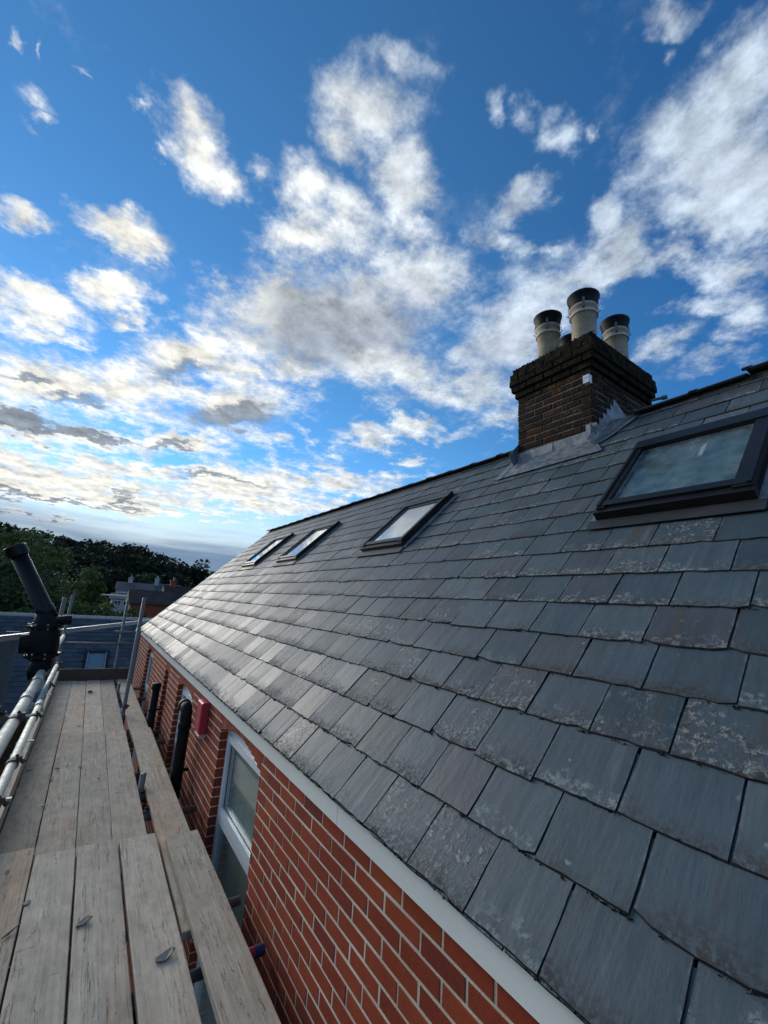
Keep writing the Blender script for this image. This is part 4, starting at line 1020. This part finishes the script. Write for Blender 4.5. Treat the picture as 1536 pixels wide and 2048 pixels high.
for s_ in (-1, 1):
    q = MB(); c_ = Hc+a2*(.115*s_); q.path([c_-a2*.012, c_+a2*.012], [.122, .122], 10); obj('flange', q, M_blackm, fl)
    q = MB()
    for k in range(8):
        t = k*pi/4+.2; o_ = Vector((cos(t), sin(t), 0))*.108
        q.tube(c_+o_-a2*.022, c_+o_+a2*.022, .006, n=8); q.tube(c_+o_+a2*.012, c_+o_+a2*.020, .0095, n=6)
    obj('bolts', q, M_steel, fl, kind='stuff')
q = MB(); q.path([Hc-a2*.13, Hc-a2*.20, Vector((-.262, YP, -.70)), Vector((-.250, YP-.02, -.735))], [.07, .075, .062, .05], 20); obj('lower_elbow', q, M_blackm, fl, smooth=True)
q = MB(); q.tube(Hc+Vector((.06, .03, .16)), Hc+Vector((.15, .04, .17)), .04, n=16); obj('side_port', q, M_blackm, fl); q = MB(); q.tube(Hc+Vector((-.06, 0, -.02)), Hc+Vector((-.15, 0, -.03)), .075, n=12); obj('side_port', q, M_blackm, fl)
q = MB(); q.box((-.225, YP-.03, -.735), (.10, .03, .02)); q.tube((-.18, YP-.03, -.76), (-.18, YP-.03, -.71), .007, n=6); obj('clamp', q, M_rust, fl)
# ------------------------------------------------------------------ long beam beyond the scaffold, on its own post
bm = thing('guard_beam', 'long grey metal beam on a post running past the end of the scaffold', 'beam', (-1.04, 10.6, GZ))
q = MB(); a, b = Vector((-1.9, 8.05, -.90)), Vector((1.75, 16.2, -.90)); dr = (b-a).normalized(); sd_ = Vector((-dr.y, dr.x, 0))
e = Matrix((dr, sd_, Vector((0, 0, 1)))).transposed()
q.box((a+b)/2, ((b-a).length, .07, .012), e); q.box((a+b)/2-Vector((0, 0, .05)), ((b-a).length, .02, .085), e); obj('beam', q, plain('grey_aluminium', (.36, .39, .39), .45, .5, 20, .15, .05), bm)
q = MB(); q.box((-1.06, 10.45, (-.88+GZ)/2), (.20, .12, -.88-GZ)); obj('post', q, plain('weathered_grey_post', (.085, .10, .095), .8, 0, 12, .35, .2), bm)
# ------------------------------------------------------------------ neighbouring slate roof beyond the scaffold
nb = thing('neighbour_house', 'low house with dark blue slate roof and one small skylight beyond the scaffold', 'house', (0, 20, GZ))
NE = Vector((0, 18.0, -4.0)); NR = Vector((0, 21.6, -1.18)); ND = (NR-NE).normalized(); NN = Vector((0, -ND.z, ND.y)); NL = (NR-NE).length
NX0, NX1 = -9.0, 4.6
def NP(x, s, n=0): return NE+Vector((x, 0, 0))+ND*s+NN*n
def f_nslate(T, b):
    r = rnd(T); p = pos(T)
    base = T.ramp(r, [(0, (.022, .031, .042)), (.5, (.034, .046, .058)), (1, (.050, .062, .074))])
    T.put(b.inputs['Base Color'], T.vm('SCALE', base, scale=T.math('ADD', .5, T.noise(p, 9, 4, .6)))); b.inputs['Roughness'].default_value = .5
    bump(T, b, T.noise(p, 30, 4, .6), .3, .01)
M_nslate = mat('neighbour_slate', f_nslate)
q = MB(); q.prism([NP(NX0, 0, -.03), NP(NX1, 0, -.03), NP(NX1, NL, -.03), NP(NX0, NL, -.03)], NN*-.1)
q.prism([Vector((NX0, 25.2, -4.0)), Vector((NX1, 25.2, -4.0)), NR+Vector((NX1, 0.02, -.03)), NR+Vector((NX0, .02, -.03))], (0, -.02, -.1))
nroof = obj('roof', q, M_deckdark, nb)
q = MB(); rg = random.Random(31); k = 0; s = 0
NSK = (.26, .92, 1.30, 2.62)
while s < NL-.05:
    x = NX0+(.14 if k % 2 else 0)
    while x < NX1-.1:
        if not (NSK[0]-.1 < x+.14 < NSK[1]+.1 and NSK[2]-.02 < s < NSK[3]-.1):
            L = min(.40, NL-s); n0 = .016+rg.uniform(0, .003); wd = .272
            c = [NP(x, s, n0), NP(x+wd, s, n0), NP(x+wd, s+L, 0), NP(x, s+L, 0)]
            q.prism(c, NN*.010)
        x += .28
    s += .215; k += 1
obj('roof_slates', q, M_nslate, nroof, kind='stuff')
q = MB()
x = NX0
while x < NX1-.1:
    q.path([NR+Vector((x, 0, -.05)), NR+Vector((x+.40, 0, -.05)), NR+Vector((x+.405, 0, -.045)), NR+Vector((x+.45, 0, -.045))], [.11, .11, .125, .125], 12); x += .45
obj('ridge_tiles', q, plain('pale_ridge', (.34, .34, .31), .8, 0, 10, .3, .2), nroof, kind='stuff')
q = MB()
def nslab(x0, x1, s0, s1, n0, n1): q.prism([NP(x0, s0, n0), NP(x1, s0, n0), NP(x1, s1, n0), NP(x0, s1, n0)], NN*(n1-n0))
a, b, s0, s1 = NSK
nslab(a-.08, b+.08, s0-.08, s1+.08, .022, .034)
skr = obj('skylight', q, M_frame, nb)
q = MB(); nslab(a-.06, a+.03, s0, s1, .035, .09); nslab(b-.03, b+.06, s0, s1, .035, .09); nslab(a+.031, b-.031, s1-.10, s1, .035, .092); nslab(a+.031, b-.031, s0, s0+.04, .035, .085); obj('frame', q, M_frame, skr)
q = MB(); nslab(a+.03, a+.055, s0+.04, s1-.1, .085, .1); nslab(b-.055, b-.03, s0+.04, s1-.1, .085, .1); obj('bead', q, M_steel, skr)
q = MB(); nslab(a+.03, b-.03, s0+.04, s1-.10, .06, .066); obj('pane', q, M_glass, skr)
q = MB(); nslab(a+.03, b-.03, s0+.04, s1-.10, .037, .042); obj('blind', q, plain('white_blind', (.22, .29, .36), .8, 0, 2, .1, 0), skr)
q = MB(); q.box(((NX0+NX1)/2, 18.15, (-4.1+GZ)/2), (NX1-NX0-.3, .25, -4.1-GZ)); q.box(((NX0+NX1)/2, 25.0, (-4.1+GZ)/2), (NX1-NX0-.3, .25, -4.1-GZ))
q.prism([Vector((NX1-.3, 18.2, GZ)), Vector((NX1-.3, 25.0, GZ)), Vector((NX1-.3, 25.0, -4.1)), NR+Vector((NX1-.3, 0, -.25)), Vector((NX1-.3, 18.2, -4.1))], (.2, 0, 0)); obj('wall', q, M_stack, nb)
q = MB(); q.path([(NX0, 17.94, -4.04), (NX1, 17.94, -4.04)], [.06, .06], 10); obj('gutter', q, plain('pale_gutter', (.42, .45, .45), .5, 0, 8, .15, 0), nb)

# ------------------------------------------------------------------ trees
def leafmat(name, c0, c1):
    def fn(T, b):
        r = rnd(T); p = pos(T); n = T.noise(p, .9, 3, .6)
        col = T.mix(T.math('ADD', T.math('MULTIPLY', r, .55), T.math('MULTIPLY', n, .5)), c0, c1)
        T.put(b.inputs['Base Color'], col); b.inputs['Roughness'].default_value = .65; b.inputs['Specular IOR Level'].default_value = .25
        tr = T.new('ShaderNodeBsdfTranslucent'); T.put(tr.inputs[0], col); mx = T.new('ShaderNodeMixShader'); mx.inputs[0].default_value = .28
        T.l.new(b.outputs[0], mx.inputs[1]); T.l.new(tr.outputs[0], mx.inputs[2]); T.l.new(mx.outputs[0], T.out.inputs[0])
    return mat(name, fn)
M_leaf = [leafmat('leaf_deep', (.020, .044, .018), (.062, .105, .036)), leafmat('leaf_mid', (.034, .066, .022), (.100, .145, .044)), leafmat('leaf_bright', (.055, .080, .020), (.135, .150, .040)), leafmat('leaf_dark', (.008, .015, .010), (.022, .036, .018))]
M_bark = plain('bark', (.055, .045, .035), .95, 0, 8, .4, .6)
rg = random.Random(77)
def leaves(q, c, rad, n, size):
    for _ in range(n):
        u = Vector((rg.gauss(0, 1), rg.gauss(0, 1), rg.gauss(0, 1))).normalized(); r = rg.random()**.38
        if u.z < -.55: u.z *= -.5
        P = c+Vector((u.x*rad[0], u.y*rad[1], u.z*rad[2]))*r
        a = Vector((rg.gauss(0, 1), rg.gauss(0, 1), rg.gauss(0, .7))).normalized(); b = a.orthogonal().normalized(); b = (b*cos(rg.random()*6)+a.cross(b)*sin(rg.random()*6)).normalized()
        s = size*rg.uniform(.55, 1.25)
        q.add([P-a*s, P+b*s*.55, P+a*s, P-b*s*.55], [(0, 1, 2, 3)])
def tree(name, label, base, h, w, mt, nl, size, group, lobes=26, cat='tree', low=.18):
    base = Vector(base); root = thing(name, label, cat, base, group)
    q = MB(); top = base+Vector((rg.uniform(-.3, .3), rg.uniform(-.3, .3), h*.72)); r0 = h*.022+.03
    mid = base.lerp(top, .4)+Vector((rg.uniform(-.2, .2), rg.uniform(-.2, .2), 0))
    q.path([base-Vector((0, 0, .3)), base.lerp(mid, .5), mid, top], [r0*1.4, r0, r0*.8, r0*.2], 8)
    cr = MB(); per = max(6, nl//lobes)
    for i in range(lobes):
        t = rg.random(); ang = rg.random()*2*pi; f = low+(1-low)*t
        rr = w*.5*math.sqrt(max(.05, 1-((f-.52)/.55)**2))*rg.uniform(.35, .92)
        c = base+Vector((cos(ang)*rr, sin(ang)*rr, h*f*.93))
        k = w*rg.uniform(.13, .24); leaves(cr, c, (k, k, k*rg.uniform(.6, .9)), per, size)
        if i % 2 == 0: s_ = base.lerp(top, min(.95, f*.75+.1)); q.path([s_, s_.lerp(c, .5)+Vector((0, 0, .1*h*.1)), c], [r0*.4, r0*.25, r0*.08], 5)
    obj('trunk', q, M_bark, root); obj('crown', cr, mt, root)
    return root
def at(px, py, dist):
    """point on the ray through a photograph position, used for laying out the far trees"""
    c = CR*((px-768)/842.27)+CU*(-(py-1024)/842.27)+CF; c = c/math.hypot(c.x, c.y); return c*dist
def tree_to(px, py, dist, w, mt, nl, size, name, label, group, **kw):
    P = at(px, py, dist); z = terrain(P.x, P.y); tree(name, label, (P.x, P.y, z), P.z-z, w, mt, nl, size, group, **kw)
GB = 'broadleaf trees left of the scaffold'
tree_to(20, 1052, 34, 6.2, M_leaf[1], 5200, .16, 'broadleaf_tree', 'tallest leafy tree at the left edge, above the black flue cap', GB, lobes=44)
tree_to(-60, 1060, 36, 6.5, M_leaf[0], 3600, .17, 'broadleaf_tree', 'dark tree cut off by the left edge of the picture', GB, lobes=36)
tree_to(95, 1075, 37, 4.6, M_leaf[1], 4200, .15, 'broadleaf_tree', 'thin-crowned tree with sky showing through, right of the tallest tree', GB, lobes=34)
tree_to(60, 1120, 30, 5.0, M_leaf[0], 4200, .15, 'broadleaf_tree', 'dense dark tree behind the upper part of the black flue', GB, lobes=36)
tree_to(120, 1150, 31, 3.8, M_leaf[1], 3200, .14, 'broadleaf_tree', 'rounded green tree just right of the black flue', GB, lobes=30)
tree_to(172, 1128, 48, 5.2, M_leaf[1], 3600, .18, 'broadleaf_tree', 'mid green tree in front of the dark hill wood', GB, lobes=30)
tree_to(192, 1150, 46, 3.0, M_leaf[2], 3000, .17, 'broadleaf_tree', 'yellow-green feathery tree left of the white house', GB, lobes=26)
tree_to(8, 1165, 28, 4.2, M_leaf[1], 3200, .14, 'broadleaf_tree', 'leafy tree low at the left edge beside the flue', GB, lobes=30)
GS = 'shrubs behind the neighbouring roof'
tree_to(165, 1195, 30, 3.2, M_leaf[1], 2200, .12, 'garden_shrub', 'green shrub over the pale ridge, right of the twin posts', GS, lobes=20, cat='shrub', low=.3)
tree_to(200, 1200, 32, 3.0, M_leaf[2], 2200, .12, 'garden_shrub', 'bright yellow-green shrub over the middle of the pale ridge', GS, lobes=20, cat='shrub', low=.3)
tree_to(235, 1206, 31, 3.0, M_leaf[1], 2000, .12, 'garden_shrub', 'shrub in front of the orange brick wall, left of the far post', GS, lobes=20, cat='shrub', low=.3)
tree_to(275, 1215, 30, 2.8, M_leaf[0], 1800, .12, 'garden_shrub', 'dark shrub between the two right-hand scaffold posts', GS, lobes=18, cat='shrub', low=.3)
tree_to(95, 1195, 29, 3.6, M_leaf[0], 2200, .13, 'garden_shrub', 'dark shrub behind the lower end of the black flue', GS, lobes=20, cat='shrub', low=.3)
tree_to(40, 1200, 27, 3.4, M_leaf[1], 2200, .13, 'garden_shrub', 'shrub over the pale ridge at the left of the flue', GS, lobes=20, cat='shrub', low=.3)
GH = 'single trees in front of the hill wood'
tree_to(160, 1108, 120, 13, M_leaf[3], 2600, .5, 'hill_tree', 'dark domed tree where the hill wood meets the left trees', GH, lobes=26)
tree_to(385, 1128, 150, 15, M_leaf[3], 2600, .55, 'hill_tree', 'rounded dark tree at the right end of the hill, by the slate verge', GH, lobes=26)
tree_to(215, 1140, 100, 10, M_leaf[3], 2400, .42, 'hill_tree', 'dark tree behind the white house, left of its chimney', GH, lobes=24)
tree_to(285, 1150, 105, 9, M_leaf[0], 2400, .42, 'hill_tree', 'green tree between the two white chimneys', GH, lobes=24)
tree_to(345, 1150, 115, 11, M_leaf[3], 2400, .45, 'hill_tree', 'dark tree above the brown roofs near the slate verge', GH, lobes=24)
# the wood on the hill reads as one mass
q = MB(); wd = random.Random(9)
for i in range(150):
    az = radians(wd.uniform(-9, 24)); dist = wd.uniform(135, 275); P = Vector((sin(az)*dist, cos(az)*dist, 0)); z = terrain(P.x, P.y); hh = wd.uniform(6, 10.5)
    for j in range(9):
        c = P+Vector((wd.gauss(0, 2.2), wd.gauss(0, 2.2), z+hh*wd.uniform(.3, .85))); leaves(q, c, (2.6, 2.6, 2.0), 34, .85)
obj('hill_wood', q, M_leaf[3], kind='stuff', label='dark wood covering the far hill', cat='wood')

# ------------------------------------------------------------------ far houses
M_wwall = plain('white_render', (.36, .38, .38), .85, 0, 2, .1, .05); M_wroof = plain('far_slate', (.045, .05, .058), .7, 0, 6, .3, .2)
M_troof = plain('brown_tile', (.026, .018, .015), .85, 0, 14, .4, .4); M_obrick = plain('orange_brick', (.26, .065, .028), .9, 0, 18, .3, .3); M_dkpane = plain('far_pane', (.03, .04, .05), .15, 0, 3, .1, 0)
def far_house(name, label, x0, x1, y0, y1, ze, zr, wallm, roofm, wins, chims, along='x', cat='house', potm=None):
    zb = terrain((x0+x1)/2, y0)-.6; root = thing(name, label, cat, ((x0+x1)/2, (y0+y1)/2, zb))
    q = MB(); q.box(((x0+x1)/2, (y0+y1)/2, (zb+ze)/2), (x1-x0, y1-y0, ze-zb)); obj('wall', q, wallm, root)
    q = MB(); o = .25
    if along == 'x':
        ym = (y0+y1)/2
        q.prism([Vector((x0-o, y0-o, ze)), Vector((x0-o, y1+o, ze)), Vector((x0-o, ym, zr))], (x1-x0+2*o, 0, 0))
    else:
        xm = (x0+x1)/2
        q.prism([Vector((x0-o, y0-o, ze)), Vector((x1+o, y0-o, ze)), Vector((xm, y0-o, zr))], (0, y1-y0+2*o, 0))
    obj('roof', q, roofm, root)
    for wx, wz, ww, wh in wins:
        q = MB(); q.box((wx, y0-.03, wz), (ww, .10, wh)); f_ = obj('window', q, M_white, root)
        q = MB()
        for s_ in (-1, 1): q.box((wx+s_*ww*.235, y0-.085, wz), (ww*.40, .03, wh*.82))
        obj('pane', q, M_dkpane, f_)
    for cx, cy, cz in chims:
        q = MB(); q.box((cx, cy, cz-.7), (.65, .65, 1.4)); q.box((cx, cy, cz+.05), (.8, .8, .14)); c_ = obj('chimney', q, potm or wallm, root)
        q = MB(); q.path([(cx, cy, cz+.1), (cx, cy, cz+.5)], [.14, .11], 8); obj('pot', q, M_pot, c_)
far_house('white_house', 'white rendered house with grey slate roof below the dark hill', 3.6, 9.2, 88, 94, -.02, 1.45, M_wwall, M_wroof, [(4.6, -.85, .8, .8), (6.4, -.85, 1.0, 1.0)], [(5.5, 91, 2.2)])
far_house('white_house', 'second white house with a tall white chimney, right of the first', 9.9, 14.5, 92, 98, .0, 1.7, M_wwall, M_wroof, [(11.0, -1.0, 1.0, 1.0)], [(10.2, 94.5, 2.6)])
far_house('white_cottage', 'low white cottage in front of the white house, half behind shrubs', 2.6, 5.2, 74, 78, -1.35, -.55, M_wwall, M_wroof, [(3.4, -1.9, .8, .7), (4.5, -1.9, .8, .7)], [])
far_house('brick_house', 'orange brick house under a dark brown tiled roof behind the scaffold posts', 3.55, 7.4, 52, 57, -1.30, .15, M_obrick, M_troof, [], [])
far_house('brick_house', 'brown brick house next to the slate verge, behind the orange brick one', 7.6, 12.6, 58, 63, -.75, .95, M_obrick, M_troof, [(8.6, -1.4, 1.0, .9)], [(8.4, 60.5, 1.5)])
ts = thing('timber_shelter', 'pale flat roofed shelter left of the orange brick house', 'shelter', (2.8, 60, terrain(2.8, 60)))
q = MB(); q.box((2.7, 61, -.72), (3.4, 3.2, .13)); obj('roof', q, plain('pale_felt', (.46, .46, .42), .8, 0, 5, .2, 0), ts)
for x in (1.3, 4.1):
    for y in (59.7, 62.3): q = MB(); q.box((x, y, (-.8+terrain(x, y))/2), (.14, .14, -.8-terrain(x, y))); obj('post', q, M_bark, ts)
# mast on the skyline
mt = at(327, 1104, 300); zb = terrain(mt.x, mt.y); ms = thing('radio_mast', 'thin lattice mast on the skyline of the hill', 'mast', (mt.x, mt.y, zb))
q = MB()
for dx, dy in ((-.9, -.9), (.9, -.9), (0, .9)): q.tube((mt.x+dx, mt.y+dy, zb), (mt.x+dx*.1, mt.y+dy*.1, mt.z), .16, .07, n=5)
obj('legs', q, M_tube, ms)
q = MB()
for i in range(9):
    f = i/9; g = 1-.9*f; z0 = zb+(mt.z-zb)*f; z1 = zb+(mt.z-zb)*(i+1)/9
    q.tube((mt.x-.9*g, mt.y-.9*g, z0), (mt.x+.9*g, mt.y-.9*g, z1), .05, n=4); q.tube((mt.x+.9*g, mt.y-.9*g, z0), (mt.x, mt.y+.9*g, z1), .05, n=4)
obj('bracing', q, M_tube, ms)
